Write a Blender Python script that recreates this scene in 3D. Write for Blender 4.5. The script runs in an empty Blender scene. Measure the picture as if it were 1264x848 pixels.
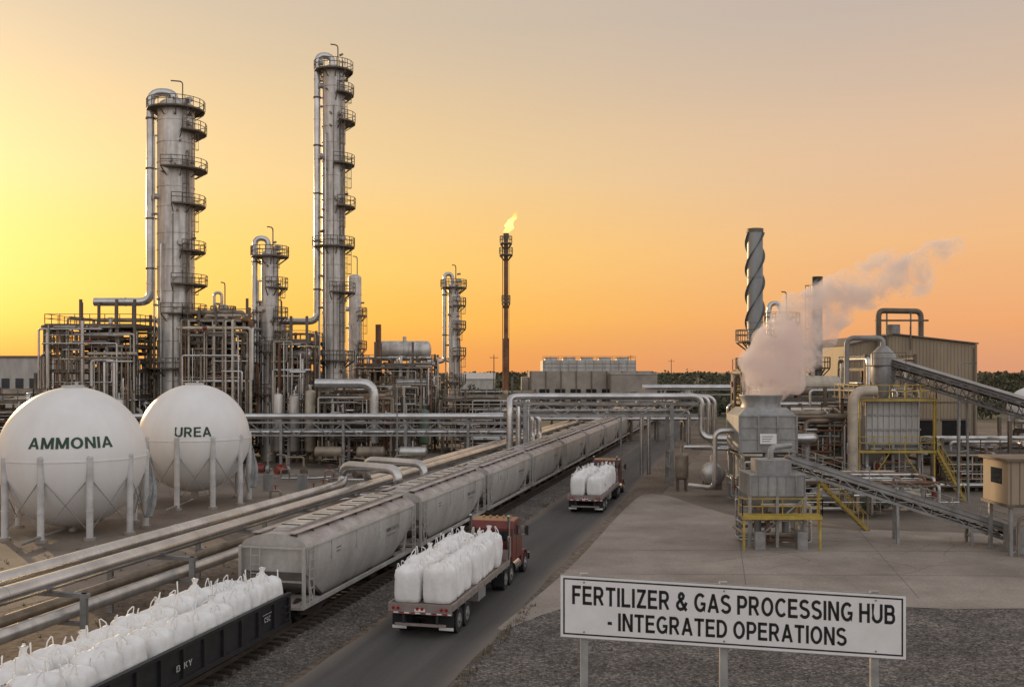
import bpy, math, random, os
from mathutils import Vector, Matrix, noise
random.seed(7)
scene=bpy.context.scene
A=math.radians(13.2); CA=math.cos(A); SA=math.sin(A)
ROT=Matrix.Rotation(-A,4,'Z')
def R(s,t,z=0.0): return Vector((s*CA+t*SA, -s*SA+t*CA, z))

# ---------------- materials ----------------
MATS={}
def mat(name,col,rough=0.6,metal=0.0,ns=1.5,amt=0.25,col2=None,bump=0.0,bscale=20,stretch=(1,1,1),emit=None,fine=0.0,bdist=0.05):
    if name in MATS: return MATS[name]
    m=bpy.data.materials.new(name); m.use_nodes=True
    nt=m.node_tree; N=nt.nodes; L=nt.links
    bs=N['Principled BSDF']
    tc=N.new('ShaderNodeTexCoord'); mp=N.new('ShaderNodeMapping'); mp.inputs['Scale'].default_value=stretch
    L.new(tc.outputs['Object'],mp.inputs['Vector'])
    n1=N.new('ShaderNodeTexNoise'); n1.inputs['Scale'].default_value=ns; n1.inputs['Detail'].default_value=6; n1.inputs['Roughness'].default_value=0.65
    L.new(mp.outputs[0],n1.inputs['Vector'])
    cr=N.new('ShaderNodeValToRGB')
    c2=col2 if col2 else tuple(c*(1-amt) for c in col)
    c1=col if col2 else tuple(min(1,c*(1+amt*0.5)) for c in col)
    cr.color_ramp.elements[0].position=0.35; cr.color_ramp.elements[0].color=(*c2,1)
    cr.color_ramp.elements[1].position=0.65; cr.color_ramp.elements[1].color=(*c1,1)
    L.new(n1.outputs['Fac'],cr.inputs[0])
    out=cr.outputs[0]
    if fine>0:
        n2=N.new('ShaderNodeTexNoise'); n2.inputs['Scale'].default_value=bscale; n2.inputs['Detail'].default_value=3
        L.new(tc.outputs['Object'],n2.inputs['Vector'])
        mr=N.new('ShaderNodeMapRange'); mr.inputs[1].default_value=0.3; mr.inputs[2].default_value=0.7
        mr.inputs[3].default_value=1-fine; mr.inputs[4].default_value=1+fine
        L.new(n2.outputs['Fac'],mr.inputs[0])
        mx=N.new('ShaderNodeVectorMath'); mx.operation='SCALE'
        L.new(out,mx.inputs[0]); L.new(mr.outputs[0],mx.inputs['Scale']); out=mx.outputs[0]
    L.new(out,bs.inputs['Base Color'])
    bs.inputs['Roughness'].default_value=rough; bs.inputs['Metallic'].default_value=metal
    if bump>0:
        nb=N.new('ShaderNodeTexNoise'); nb.inputs['Scale'].default_value=bscale; nb.inputs['Detail'].default_value=4
        L.new(tc.outputs['Object'],nb.inputs['Vector'])
        bp=N.new('ShaderNodeBump'); bp.inputs['Strength'].default_value=bump; bp.inputs['Distance'].default_value=bdist
        L.new(nb.outputs['Fac'],bp.inputs['Height']); L.new(bp.outputs[0],bs.inputs['Normal'])
    if emit:
        bs.inputs['Emission Color'].default_value=(*emit[0],1); bs.inputs['Emission Strength'].default_value=emit[1]
    MATS[name]=m; return m

CLAD=mat('aluminium_cladding',(0.58,0.565,0.54),0.36,0.7,0.8,0.3,stretch=(1,1,0.25),bump=0.05,bscale=3)
COLM=mat('column_cladding',(0.66,0.63,0.59),0.40,0.45,0.9,0.4,col2=(0.36,0.325,0.29),stretch=(1.6,1.6,0.18),bump=0.15,bscale=1.6,fine=0.10)
PIPE=mat('pipe_silver',(0.66,0.655,0.65),0.27,0.85,0.5,0.3,col2=(0.45,0.44,0.425),bump=0.04,bscale=2)
PIPED=mat('pipe_weathered',(0.30,0.25,0.195),0.5,0.4,0.8,0.4)
PIPEW=mat('pipe_cream',(0.50,0.44,0.35),0.5,0.1,0.8,0.3)
STEEL=mat('structural_steel',(0.16,0.13,0.10),0.6,0.3,0.8,0.35)
STEELG=mat('galvanised_steel',(0.30,0.30,0.295),0.5,0.5,1.2,0.3)
RUST=mat('rusty_steel',(0.22,0.11,0.06),0.8,0.1,1.0,0.4)
GRATE=mat('grating',(0.12,0.105,0.09),0.8,0.2)
WHITE=mat('white_paint',(0.80,0.79,0.77),0.38,0.0,0.5,0.12,col2=(0.73,0.715,0.69),stretch=(1,1,0.3))
LEGP=mat('leg_paint',(0.56,0.55,0.53),0.5,0,0.8,0.25)
GREEN=mat('letter_green',(0.012,0.055,0.025),0.5)
BLACK=mat('letter_black',(0.012,0.012,0.012),0.45)
BOARD=mat('sign_white',(0.82,0.82,0.81),0.4,0,1.5,0.1,col2=(0.74,0.735,0.72))
HOP=mat('hopper_grey_paint',(0.52,0.51,0.485),0.42,0.1,0.6,0.3,col2=(0.35,0.33,0.30),stretch=(1,1,0.3),fine=0.08,bscale=6)
HOPR=mat('hopper_roof_paint',(0.49,0.445,0.42),0.6,0.05,0.9,0.3,col2=(0.29,0.24,0.215))
DARK=mat('dark_undercarriage',(0.035,0.03,0.028),0.7,0.2)
GOND=mat('gondola_black',(0.022,0.021,0.022),0.5,0.1,0.8,0.3,fine=0.2,bscale=5)
RAIL=mat('rail_steel',(0.25,0.2,0.17),0.35,0.8)
TIE=mat('timber_sleeper',(0.07,0.055,0.045),0.9)
TYRE=mat('tyre_rubber',(0.02,0.02,0.02),0.8)
RIM=mat('wheel_rim',(0.4,0.4,0.4),0.4,0.7)
RED=mat('cab_red_paint',(0.15,0.028,0.02),0.3,0.1,2,0.25)
MAROON=mat('cab_maroon_paint',(0.09,0.025,0.022),0.3,0.1,2,0.2)
CHROME=mat('chrome',(0.7,0.7,0.7),0.15,1.0)
GLASS=mat('dark_glass',(0.02,0.025,0.03),0.08,0.0)
REARR=mat('bumper_paint',(0.28,0.23,0.21),0.55,0.1)
TAIL=mat('tail_light',(0.35,0.02,0.015),0.3)
WOOD=mat('deck_timber',(0.16,0.13,0.10),0.8)
BAG=mat('bag_woven_white',(0.84,0.835,0.82),0.75,0,2.5,0.15,col2=(0.74,0.735,0.72),bump=0.5,bscale=5,bdist=.05)
BAGG=mat('bag_print_green',(0.10,0.24,0.14),0.7)
YEL=mat('safety_yellow',(0.46,0.33,0.06),0.5,0,1.5,0.3)
TAN=mat('tan_cladding',(0.34,0.27,0.185),0.6,0.05,0.4,0.2,stretch=(1,1,0.2))
TANR=mat('tan_trim',(0.16,0.12,0.085),0.6)
EQG=mat('equipment_grey',(0.30,0.30,0.295),0.5,0.25,0.8,0.3,stretch=(1,1,0.3),fine=.1,bscale=3)
EQL=mat('bin_light_grey',(0.50,0.49,0.465),0.5,0.1,0.8,0.25,col2=(.36,.34,.31),stretch=(1,1,0.3))
STACKM=mat('stack_grey',(0.27,0.285,0.285),0.45,0.3,0.5,0.25,stretch=(1,1,0.2))
STRAKE=mat('strake_grey',(0.13,0.135,0.135),0.5,0.3)
BELT=mat('belt_rubber',(0.035,0.035,0.037),0.7)
CONVD=mat('conveyor_side',(0.14,0.145,0.15),0.5,0.3)
CONCW=mat('concrete_wall',(0.34,0.30,0.26),0.8,0,0.2,0.3)
DKRED=mat('oxide_red_paint',(0.22,0.04,0.03),0.5)
EQGREEN=mat('equipment_green',(0.12,0.17,0.12),0.5)
INS=mat('dark_opening',(0.015,0.014,0.013),0.9)
ROOFL=mat('light_roof',(0.5,0.49,0.47),0.5)
POST=mat('sign_post_steel',(0.38,0.38,0.37),0.5,0.4)

# ---------------- mesh builder ----------------
class B:
    def __init__(s): s.v=[];s.f=[];s.m=[];s.s=[];s.mats=[]
    def add(s,vs,fs,m,smooth=False):
        if m not in s.mats: s.mats.append(m)
        mi=s.mats.index(m); o=len(s.v)
        s.v.extend([tuple(v) for v in vs])
        for f in fs:
            s.f.append(tuple(i+o for i in f)); s.m.append(mi); s.s.append(smooth)
    def box(s,x0,x1,y0,y1,z0,z1,m):
        vs=[(x0,y0,z0),(x1,y0,z0),(x1,y1,z0),(x0,y1,z0),(x0,y0,z1),(x1,y0,z1),(x1,y1,z1),(x0,y1,z1)]
        s.add(vs,[(3,2,1,0),(4,5,6,7),(0,1,5,4),(1,2,6,5),(2,3,7,6),(3,0,4,7)],m)
    def cbox(s,c,d,m): s.box(c[0]-d[0]/2,c[0]+d[0]/2,c[1]-d[1]/2,c[1]+d[1]/2,c[2]-d[2]/2,c[2]+d[2]/2,m)
    def beam(s,p0,p1,w,h,m):
        p0=Vector(p0);p1=Vector(p1);d=(p1-p0)
        if d.length<1e-5:return
        d.normalize()
        up=Vector((0,0,1)) if abs(d.z)<0.95 else Vector((0,1,0))
        sx=d.cross(up).normalized(); uz=sx.cross(d).normalized()
        vs=[]
        for p in (p0,p1):
            for a,b in((-1,-1),(1,-1),(1,1),(-1,1)): vs.append(p+sx*a*w/2+uz*b*h/2)
        s.add(vs,[(0,1,2,3),(7,6,5,4),(0,4,5,1),(1,5,6,2),(2,6,7,3),(3,7,4,0)],m)
    def tube(s,pts,rad,m,n=8,caps=True,smooth=True):
        pts=[Vector(p) for p in pts]
        if not isinstance(rad,(list,tuple)): rad=[rad]*len(pts)
        d=(pts[1]-pts[0]).normalized()
        up=Vector((0,0,1)) if abs(d.z)<0.9 else Vector((0,1,0))
        ax=d.cross(up).normalized(); vs=[]
        for i,p in enumerate(pts):
            if i==0: t=pts[1]-pts[0]
            elif i==len(pts)-1: t=pts[-1]-pts[-2]
            else: t=(pts[i+1]-p).normalized()+(p-pts[i-1]).normalized()
            t.normalize()
            ax=(ax-t*ax.dot(t)).normalized(); bx=t.cross(ax)
            for k in range(n):
                a=2*math.pi*k/n
                vs.append(p+(ax*math.cos(a)+bx*math.sin(a))*rad[i])
        fs=[]
        for i in range(len(pts)-1):
            for k in range(n):
                k2=(k+1)%n; fs.append((i*n+k,i*n+k2,(i+1)*n+k2,(i+1)*n+k))
        s.add(vs,fs,m,smooth)
        if caps:
            s.add(vs[:n],[tuple(reversed(range(n)))],m); s.add(vs[-n:],[tuple(range(n))],m)
    def cyl(s,p0,p1,r0,m,r1=None,n=12,caps=True,smooth=True):
        s.tube([p0,p1],[r0,r0 if r1 is None else r1],m,n,caps,smooth)
    def pipe(s,pts,r,m,n=8,br=None,flange=0):
        pts=[Vector(p) for p in pts]; br=br or r*3
        out=[pts[0]]
        for i in range(1,len(pts)-1):
            p=pts[i];a=(pts[i-1]-p);b=(pts[i+1]-p)
            da=min(br,a.length*0.49);db=min(br,b.length*0.49)
            pa=p+a.normalized()*da;pb=p+b.normalized()*db
            for k in range(6):
                t=k/5; out.append(pa*(1-t)**2+p*2*t*(1-t)+pb*t*t)
        out.append(pts[-1])
        s.tube(out,r,m,n)
        if flange:
            for i in range(len(pts)-1):
                d=pts[i+1]-pts[i]; k=int(d.length//flange)
                for j in range(1,k+1):
                    q=pts[i]+d.normalized()*(j*flange-flange*0.4)
                    s.cyl(q-d.normalized()*0.05,q+d.normalized()*0.05,r*1.09,m,n=n)
    def lathe(s,c,prof,m,n=24,smooth=True,a0=0,a1=2*math.pi):
        vs=[];fs=[];full=abs(a1-a0-2*math.pi)<1e-6
        nn=n if full else n+1
        for r,z in prof:
            for k in range(nn):
                a=a0+(a1-a0)*k/n; vs.append((c[0]+r*math.cos(a),c[1]+r*math.sin(a),c[2]+z))
        for i in range(len(prof)-1):
            for k in range(n):
                k2=(k+1)%nn if full else k+1
                fs.append((i*nn+k,i*nn+k2,(i+1)*nn+k2,(i+1)*nn+k))
        s.add(vs,fs,m,smooth)
    def sphere(s,c,r,m,n=24,sc=(1,1,1)):
        vs=[];fs=[];h=n//2
        for i in range(h+1):
            th=math.pi*i/h
            for k in range(n):
                a=2*math.pi*k/n
                vs.append((c[0]+r*sc[0]*math.sin(th)*math.cos(a),c[1]+r*sc[1]*math.sin(th)*math.sin(a),c[2]+r*sc[2]*math.cos(th)))
        for i in range(h):
            for k in range(n):
                k2=(k+1)%n
                if i==0: fs.append((0,(i+1)*n+k,(i+1)*n+k2))
                elif i==h-1: fs.append((i*n+k,(i+1)*n,i*n+k2))
                else: fs.append((i*n+k,(i+1)*n+k,(i+1)*n+k2,i*n+k2))
        s.add(vs,fs,m,True)
    def extr(s,prof,x0,x1,m):
        n=len(prof)
        vs=[(x0,y,z) for y,z in prof]+[(x1,y,z) for y,z in prof]
        fs=[tuple(range(n)),tuple(reversed(range(n,2*n)))]
        for k in range(n):
            k2=(k+1)%n; fs.append((k,n+k,n+k2,k2))
        s.add(vs,fs,m)
    def rail(s,pts,m,h=1.1,r=0.045,step=1.6):
        pts=[Vector(p) for p in pts]
        for a,b in zip(pts[:-1],pts[1:]):
            L=(b-a).length; k=max(1,int(L/step))
            for zz in (h,h*0.55): s.beam(a+Vector((0,0,zz)),b+Vector((0,0,zz)),r*1.6,r*1.6,m)
            for j in range(k+1):
                q=a+(b-a)*j/k; s.beam(q,q+Vector((0,0,h)),r*1.6,r*1.6,m)
    def ladder(s,x,y,z0,z1,m,dx=0,dy=-1,cage=True):
        px,py=-dy,dx
        for sg in(-.25,.25): s.beam((x+px*sg,y+py*sg,z0),(x+px*sg,y+py*sg,z1),0.07,0.07,m)
        z=z0
        while z<z1:
            s.beam((x-px*.25,y-py*.25,z),(x+px*.25,y+py*.25,z),0.04,0.04,m); z+=0.6
        if cage:
            z=z0+2.2
            while z<z1:
                pp=[(x+px*.35*math.cos(a)+dx*(.1+.65*math.sin(a)),y+py*.35*math.cos(a)+dy*(.1+.65*math.sin(a)),z) for a in [math.pi*k/6 for k in range(7)]]
                s.tube(pp,0.03,m,4,False,False); z+=1.2
            for a in (math.pi*.25,math.pi*.5,math.pi*.75):
                q=(x+px*.35*math.cos(a)+dx*(.1+.65*math.sin(a)),y+py*.35*math.cos(a)+dy*(.1+.65*math.sin(a)))
                s.beam((q[0],q[1],z0+2.2),(q[0],q[1],z1),0.035,0.035,m)
    def ringdeck(s,c,z,ri,ro,m,a0=0,a1=2*math.pi,h=1.1):
        n=max(6,int(20*(a1-a0)/(2*math.pi)))
        s.lathe((c[0],c[1],z),[(ri,0),(ro,0),(ro,-0.18),(ri,-0.18)],m,n,False,a0,a1)
        for hh in (h,h*.55):
            s.tube([(c[0]+ro*math.cos(a0+(a1-a0)*k/n),c[1]+ro*math.sin(a0+(a1-a0)*k/n),z+hh) for k in range(n+1)],0.045,m,4,False,False)
        for k in range(n+1):
            a=a0+(a1-a0)*k/n; x=c[0]+ro*math.cos(a);y=c[1]+ro*math.sin(a)
            s.beam((x,y,z),(x,y,z+h),0.07,0.07,m)
            if k%2==0:
                s.beam((c[0]+ri*math.cos(a),c[1]+ri*math.sin(a),z-1.0),(x,y,z-0.15),0.1,0.1,m)
    def obj(s,name,parent=None,M=None,bevel=0):
        me=bpy.data.meshes.new(name); me.from_pydata(s.v,[],s.f)
        for m in s.mats: me.materials.append(m)
        me.polygons.foreach_set('material_index',s.m); me.polygons.foreach_set('use_smooth',s.s)
        me.update()
        o=bpy.data.objects.new(name,me); scene.collection.objects.link(o)
        if parent: o.parent=parent
        if M is not None: o.matrix_local=M
        if bevel:
            bm=o.modifiers.new('bevel','BEVEL'); bm.width=bevel; bm.segments=2; bm.limit_method='ANGLE'
        return o
def inst(me,name,parent=None,M=None):
    o=bpy.data.objects.new(name,me); scene.collection.objects.link(o)
    if parent: o.parent=parent
    if M is not None: o.matrix_local=M
    return o
def empty(name,M=None):
    o=bpy.data.objects.new(name,None); scene.collection.objects.link(o)
    if M is not None:o.matrix_world=M
    return o
# ---- bold grotesque lettering cut from ribbons ----
T_=.185; h_=T_/2
def _arc(cx,cy,rx,ry,a0,a1,n=14):
    return [(cx+rx*math.cos(math.radians(a0+(a1-a0)*i/n)),cy+ry*math.sin(math.radians(a0+(a1-a0)*i/n))) for i in range(n+1)]
_lo=h_*.92;_hi=1-h_*.92
def _bowl(x0,x1,yb,yt):
    ry=(yt-yb)/2; r=min(ry,(x1-x0))
    return [(x0,yt)]+_arc(x1-r*.85,(yb+yt)/2,r*.85,ry,90,-90)+[(x0,yb)]
GL={
'A':(.78,[[(.09,0),(.39,1)],[(.69,0),(.39,1)],[(.2,.3),(.58,.3)]]),
'B':(.70,[[(h_,0),(h_,1)],_bowl(.1,.57,.53,_hi),_bowl(.1,.61,_lo,.53)]),
'C':(.74,[_arc(.41,.5,.41-h_,.5-h_*.92,42,318,24)]),
'D':(.72,[[(h_,0),(h_,1)],[(.1,_hi)]+_arc(.30,.5,.72-h_-.30,.5-h_*.92,90,-90,18)+[(.1,_lo)]]),
'E':(.64,[[(h_,0),(h_,1)],[(.1,_hi),(.62,_hi)],[(.1,.52),(.58,.52)],[(.1,_lo),(.64,_lo)]]),
'F':(.60,[[(h_,0),(h_,1)],[(.1,_hi),(.60,_hi)],[(.1,.51),(.53,.51)]]),
'G':(.78,[_arc(.41,.5,.41-h_,.5-h_*.92,45,325,24)+[(.69,.17),(.69,.44)],[(.44,.44),(.77,.44)]]),
'H':(.70,[[(h_,0),(h_,1)],[(.70-h_,0),(.70-h_,1)],[(.1,.52),(.6,.52)]]),
'I':(T_,[[(h_,0),(h_,1)]]),
'K':(.74,[[(h_,0),(h_,1)],[(.14,.36),(.62,1.0)],[(.30,.58),(.65,0)]]),
'L':(.60,[[(h_,0),(h_,1)],[(.1,_lo),(.60,_lo)]]),
'M':(.86,[[(h_,0),(h_,1)],[(.86-h_,0),(.86-h_,1)],[(.12,1),(.43,.05)],[(.74,1),(.43,.05)]]),
'N':(.72,[[(h_,0),(h_,1)],[(.72-h_,0),(.72-h_,1)],[(.11,1),(.61,0)]]),
'O':(.80,[_arc(.40,.5,.40-h_,.5-h_*.92,90,450,30)]),
'P':(.66,[[(h_,0),(h_,1)],_bowl(.1,.58,.42,_hi)]),
'R':(.72,[[(h_,0),(h_,1)],_bowl(.1,.58,.46,_hi),[(.36,.46),(.62,0)]]),
'S':(.68,[_arc(.34,.715,.25,.205,28,180,10)+_arc(.34,.715,.25,.19,195,262,5)+_arc(.34,.285,.26,.215,82,-10,7)+_arc(.34,.29,.26,.21,-20,-160,10)]),
'T':(.66,[[(.33,0),(.33,1)],[(0,_hi),(.66,_hi)]]),
'U':(.72,[[(h_,1),(h_,.36)]+_arc(.36,.36,.36-h_,.36-h_*.92,180,360,14)+[(.72-h_,.36),(.72-h_,1)]]),
'X':(.74,[[(.1,0),(.64,1)],[(.1,1),(.64,0)]]),
'Y':(.74,[[(.09,1),(.37,.42)],[(.65,1),(.37,.42)],[(.37,0),(.37,.46)]]),
'Z':(.66,[[(.04,_hi),(.64,_hi)],[(.56,.95),(.10,.05)],[(.02,_lo),(.66,_lo)]]),
'-':(.34,[[(.02,.40),(.32,.40)]]),
'&':(.82,[[(.72,.03),(.62,.14),(.30,.58),(.23,.70),(.24,.82),(.33,.91),(.44,.90),(.52,.80),(.49,.69),(.39,.60),(.22,.49),(.12,.38),(.10,.25),(.17,.13),(.31,.08),(.45,.11),(.58,.22),(.68,.38),(.71,.46)]]),
'0':(.62,[_arc(.31,.5,.31-h_,.5-h_,90,450,24)]),
'1':(.4,[[(.25,0),(.25,1)],[(.05,.74),(.22,.9)]]),
'2':(.62,[_arc(.31,.7,.22,.21,160,-35,12)+[(.1,_lo)],[(.05,_lo),(.6,_lo)]]),
'3':(.62,[_arc(.30,.71,.2,.2,150,-90,12),_arc(.30,.29,.22,.2,90,-150,12)]),
'5':(.62,[[(.55,_hi),(.16,_hi),(.12,.5)],_arc(.30,.33,.22,.24,130,-150,14)]),
'6':(.62,[_arc(.31,.31,.22,.22,90,450,20),_arc(.42,.4,.33,.5,100,185,10)]),
'7':(.60,[[(.03,_hi),(.57,_hi)],[(.52,.92),(.24,0)]]),
'9':(.62,[_arc(.31,.69,.22,.22,90,450,20),_arc(.2,.6,.33,.5,5,-80,10)]),
}
def text_geo(txt):
    V=[];F=[];x=0;lay=0
    for ch in txt:
        if ch==' ': x+=.30; continue
        wd,strokes=GL[ch]
        for st in strokes:
            n=len(st); closed=n>8 and abs(st[0][0]-st[-1][0])<1e-6 and abs(st[0][1]-st[-1][1])<1e-6
            o=len(V)
            for i,(px,py) in enumerate(st):
                def nd(a,b):
                    d=math.hypot(b[0]-a[0],b[1]-a[1]) or 1; return ((b[0]-a[0])/d,(b[1]-a[1])/d)
                d0=nd(st[i-1],st[i]) if i>0 else (nd(st[-2],st[-1]) if closed else None)
                d1=nd(st[i],st[i+1]) if i<n-1 else (nd(st[0],st[1]) if closed else None)
                d0=d0 or d1; d1=d1 or d0
                tx,ty=d0[0]+d1[0],d0[1]+d1[1]; q=math.hypot(tx,ty) or 1; tx/=q;ty/=q
                c=max(.5,tx*d0[0]+ty*d0[1])
                hw=h_*(0.92 if abs(tx)>.7 else 1)/c
                for sg in(-1,1): V.append((x+px-ty*hw*sg,min(1,max(0,py+tx*hw*sg)) if ch in 'AKMNXYRZ7' else py+tx*hw*sg))
            for i in range(n-1): F.append((o+2*i,o+2*i+1,o+2*i+3,o+2*i+2))
        x+=wd+.115
    xs=[v[0] for v in V]; a,b=min(xs),max(xs)
    return [((v[0]-(a+b)/2)/(b-a),v[1]-.5) for v in V],F
def flat_text(b,txt,w,h,fn,m):
    vs,fs=text_geo(txt); b.add([fn(x*w,y*h) for x,y in vs],fs,m)

# ---------------- world / sun / camera ----------------
SAZ=math.radians(-36); SEL=math.radians(9)
w=bpy.data.worlds.new("World"); scene.world=w; w.use_nodes=True
nt=w.node_tree;N=nt.nodes;L=nt.links; N.clear()
out=N.new('ShaderNodeOutputWorld'); bg=N.new('ShaderNodeBackground')
sky=N.new('ShaderNodeTexSky'); sky.sky_type='NISHITA'; sky.sun_disc=False; sky.sun_elevation=SEL; sky.sun_rotation=SAZ; sky.dust_density=3
bg2=N.new('ShaderNodeBackground'); bg2.inputs[1].default_value=0.010; L.new(sky.outputs[0],bg2.inputs[0])
ads=N.new('ShaderNodeAddShader'); L.new(bg.outputs[0],ads.inputs[0]); L.new(bg2.outputs[0],ads.inputs[1]); L.new(ads.outputs[0],out.inputs[0])
tc=N.new('ShaderNodeTexCoord'); nrm=N.new('ShaderNodeVectorMath'); nrm.operation='NORMALIZE'; L.new(tc.outputs['Generated'],nrm.inputs[0])
sep=N.new('ShaderNodeSeparateXYZ'); L.new(nrm.outputs[0],sep.inputs[0])
mpp=N.new('ShaderNodeMapping'); mpp.inputs['Scale'].default_value=(1.2,1.2,9); L.new(nrm.outputs[0],mpp.inputs[0])
nzz=N.new('ShaderNodeTexNoise'); nzz.inputs['Scale'].default_value=1.6; nzz.inputs['Detail'].default_value=4; L.new(mpp.outputs[0],nzz.inputs['Vector'])
ma=N.new('ShaderNodeMath'); ma.operation='MULTIPLY_ADD'; ma.inputs[1].default_value=0.05; L.new(nzz.outputs['Fac'],ma.inputs[0])
sb=N.new('ShaderNodeMath'); sb.operation='SUBTRACT'; sb.inputs[1].default_value=0.025; L.new(sep.outputs['Z'],sb.inputs[0]); L.new(sb.outputs[0],ma.inputs[2])
dot=N.new('ShaderNodeVectorMath'); dot.operation='DOT_PRODUCT'; dot.inputs[1].default_value=(math.sin(SAZ),math.cos(SAZ),0); L.new(nrm.outputs[0],dot.inputs[0])
def ramp(stops):
    r=N.new('ShaderNodeValToRGB'); e=r.color_ramp.elements
    while len(e)<len(stops): e.new(0.5)
    for i,(p,c) in enumerate(stops): e[i].position=p; e[i].color=(*c,1)
    L.new(ma.outputs[0],r.inputs[0]); return r.outputs[0]
rs=ramp([(0,(0.90,0.33,0.055)),(0.055,(0.98,0.50,0.05)),(0.11,(0.97,0.575,0.10)),(0.19,(0.88,0.60,0.24)),(0.33,(0.64,0.50,0.34)),(1,(0.40,0.41,0.44))])
rm=ramp([(0,(0.72,0.33,0.18)),(0.05,(0.85,0.385,0.16)),(0.12,(0.86,0.48,0.22)),(0.21,(0.74,0.50,0.32)),(0.33,(0.55,0.445,0.37)),(1,(0.44,0.45,0.49))])
rb=ramp([(0,(0.74,0.66,0.63)),(0.3,(0.98,0.94,0.93)),(1,(0.56,0.58,0.63))])
def smooth(a,b):
    m=N.new('ShaderNodeMapRange'); m.interpolation_type='SMOOTHSTEP'; m.inputs[1].default_value=a; m.inputs[2].default_value=b
    L.new(dot.outputs['Value'],m.inputs[0]); return m.outputs[0]
def mix(f,a,b):
    m=N.new('ShaderNodeMix'); m.data_type='RGBA'; L.new(f,m.inputs[0]); L.new(a,m.inputs[6]); L.new(b,m.inputs[7]); return m.outputs[2]
c=mix(smooth(0.5,1.02),rm,rs); c=mix(smooth(-0.4,0.42),rb,c)
L.new(c,bg.inputs[0]); bg.inputs[1].default_value=1.0
sl=bpy.data.lights.new('sun','SUN'); sl.energy=2.6; sl.angle=math.radians(0.6); sl.color=(1,0.70,0.40)
so=bpy.data.objects.new('sun',sl); scene.collection.objects.link(so)
sd=Vector((math.sin(SAZ)*math.cos(SEL),math.cos(SAZ)*math.cos(SEL),math.sin(SEL)))
so.rotation_euler=sd.to_track_quat('Z','Y').to_euler()
cam=bpy.data.cameras.new('camera'); cam.lens=35; cam.sensor_width=36; cam.shift_y=0.0269; cam.clip_end=9000
co=bpy.data.objects.new('camera',cam); co.location=(0,0,10.6); co.rotation_euler=(math.radians(90),0,0); scene.collection.objects.link(co); scene.camera=co
scene.view_settings.view_transform='Standard'; scene.view_settings.look='None'; scene.view_settings.exposure=0

# ---------------- ground ----------------
def ground_mat():
    m=bpy.data.materials.new('ground_dirt'); m.use_nodes=True; nt=m.node_tree;N=nt.nodes;L=nt.links; bs=N['Principled BSDF']
    tc=N.new('ShaderNodeTexCoord')
    def nz(sc,d=5):
        n=N.new('ShaderNodeTexNoise'); n.inputs['Scale'].default_value=sc; n.inputs['Detail'].default_value=d; L.new(tc.outputs['Object'],n.inputs['Vector']); return n.outputs['Fac']
    def rp(f,a,b,p0=.35,p1=.65):
        r=N.new('ShaderNodeValToRGB'); r.color_ramp.elements[0].color=(*a,1); r.color_ramp.elements[1].color=(*b,1); r.color_ramp.elements[0].position=p0; r.color_ramp.elements[1].position=p1; L.new(f,r.inputs[0]); return r.outputs[0]
    dirt=rp(nz(.12),(0.11,0.083,0.062),(0.23,0.185,0.145))
    fine=rp(nz(3,3),(0.55,0.55,0.55),(1.2,1.15,1.1))
    mu=N.new('ShaderNodeMix'); mu.data_type='RGBA'; mu.blend_type='MULTIPLY'; mu.inputs[0].default_value=1; L.new(dirt,mu.inputs[6]); L.new(fine,mu.inputs[7])
    grass=rp(nz(.02),(0.055,0.06,0.028),(0.13,0.11,0.06))
    sp=N.new('ShaderNodeSeparateXYZ'); L.new(tc.outputs['Object'],sp.inputs[0])
    mr=N.new('ShaderNodeMapRange'); mr.inputs[1].default_value=170; mr.inputs[2].default_value=230; L.new(sp.outputs['Y'],mr.inputs[0])
    mx=N.new('ShaderNodeMix'); mx.data_type='RGBA'; L.new(mr.outputs[0],mx.inputs[0]); L.new(mu.outputs[2],mx.inputs[6]); L.new(grass,mx.inputs[7])
    L.new(mx.outputs[2],bs.inputs['Base Color']); bs.inputs['Roughness'].default_value=0.95
    bp=N.new('ShaderNodeBump'); bp.inputs['Strength'].default_value=.6; bp.inputs['Distance'].default_value=.08; L.new(nz(4,4),bp.inputs['Height']); L.new(bp.outputs[0],bs.inputs['Normal'])
    return m
GRD=ground_mat()
b=B(); b.add([(-4000,-300,0),(4000,-300,0),(4000,6000,0),(-4000,6000,0)],[(0,1,2,3)],GRD); b.obj('ground')

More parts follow.
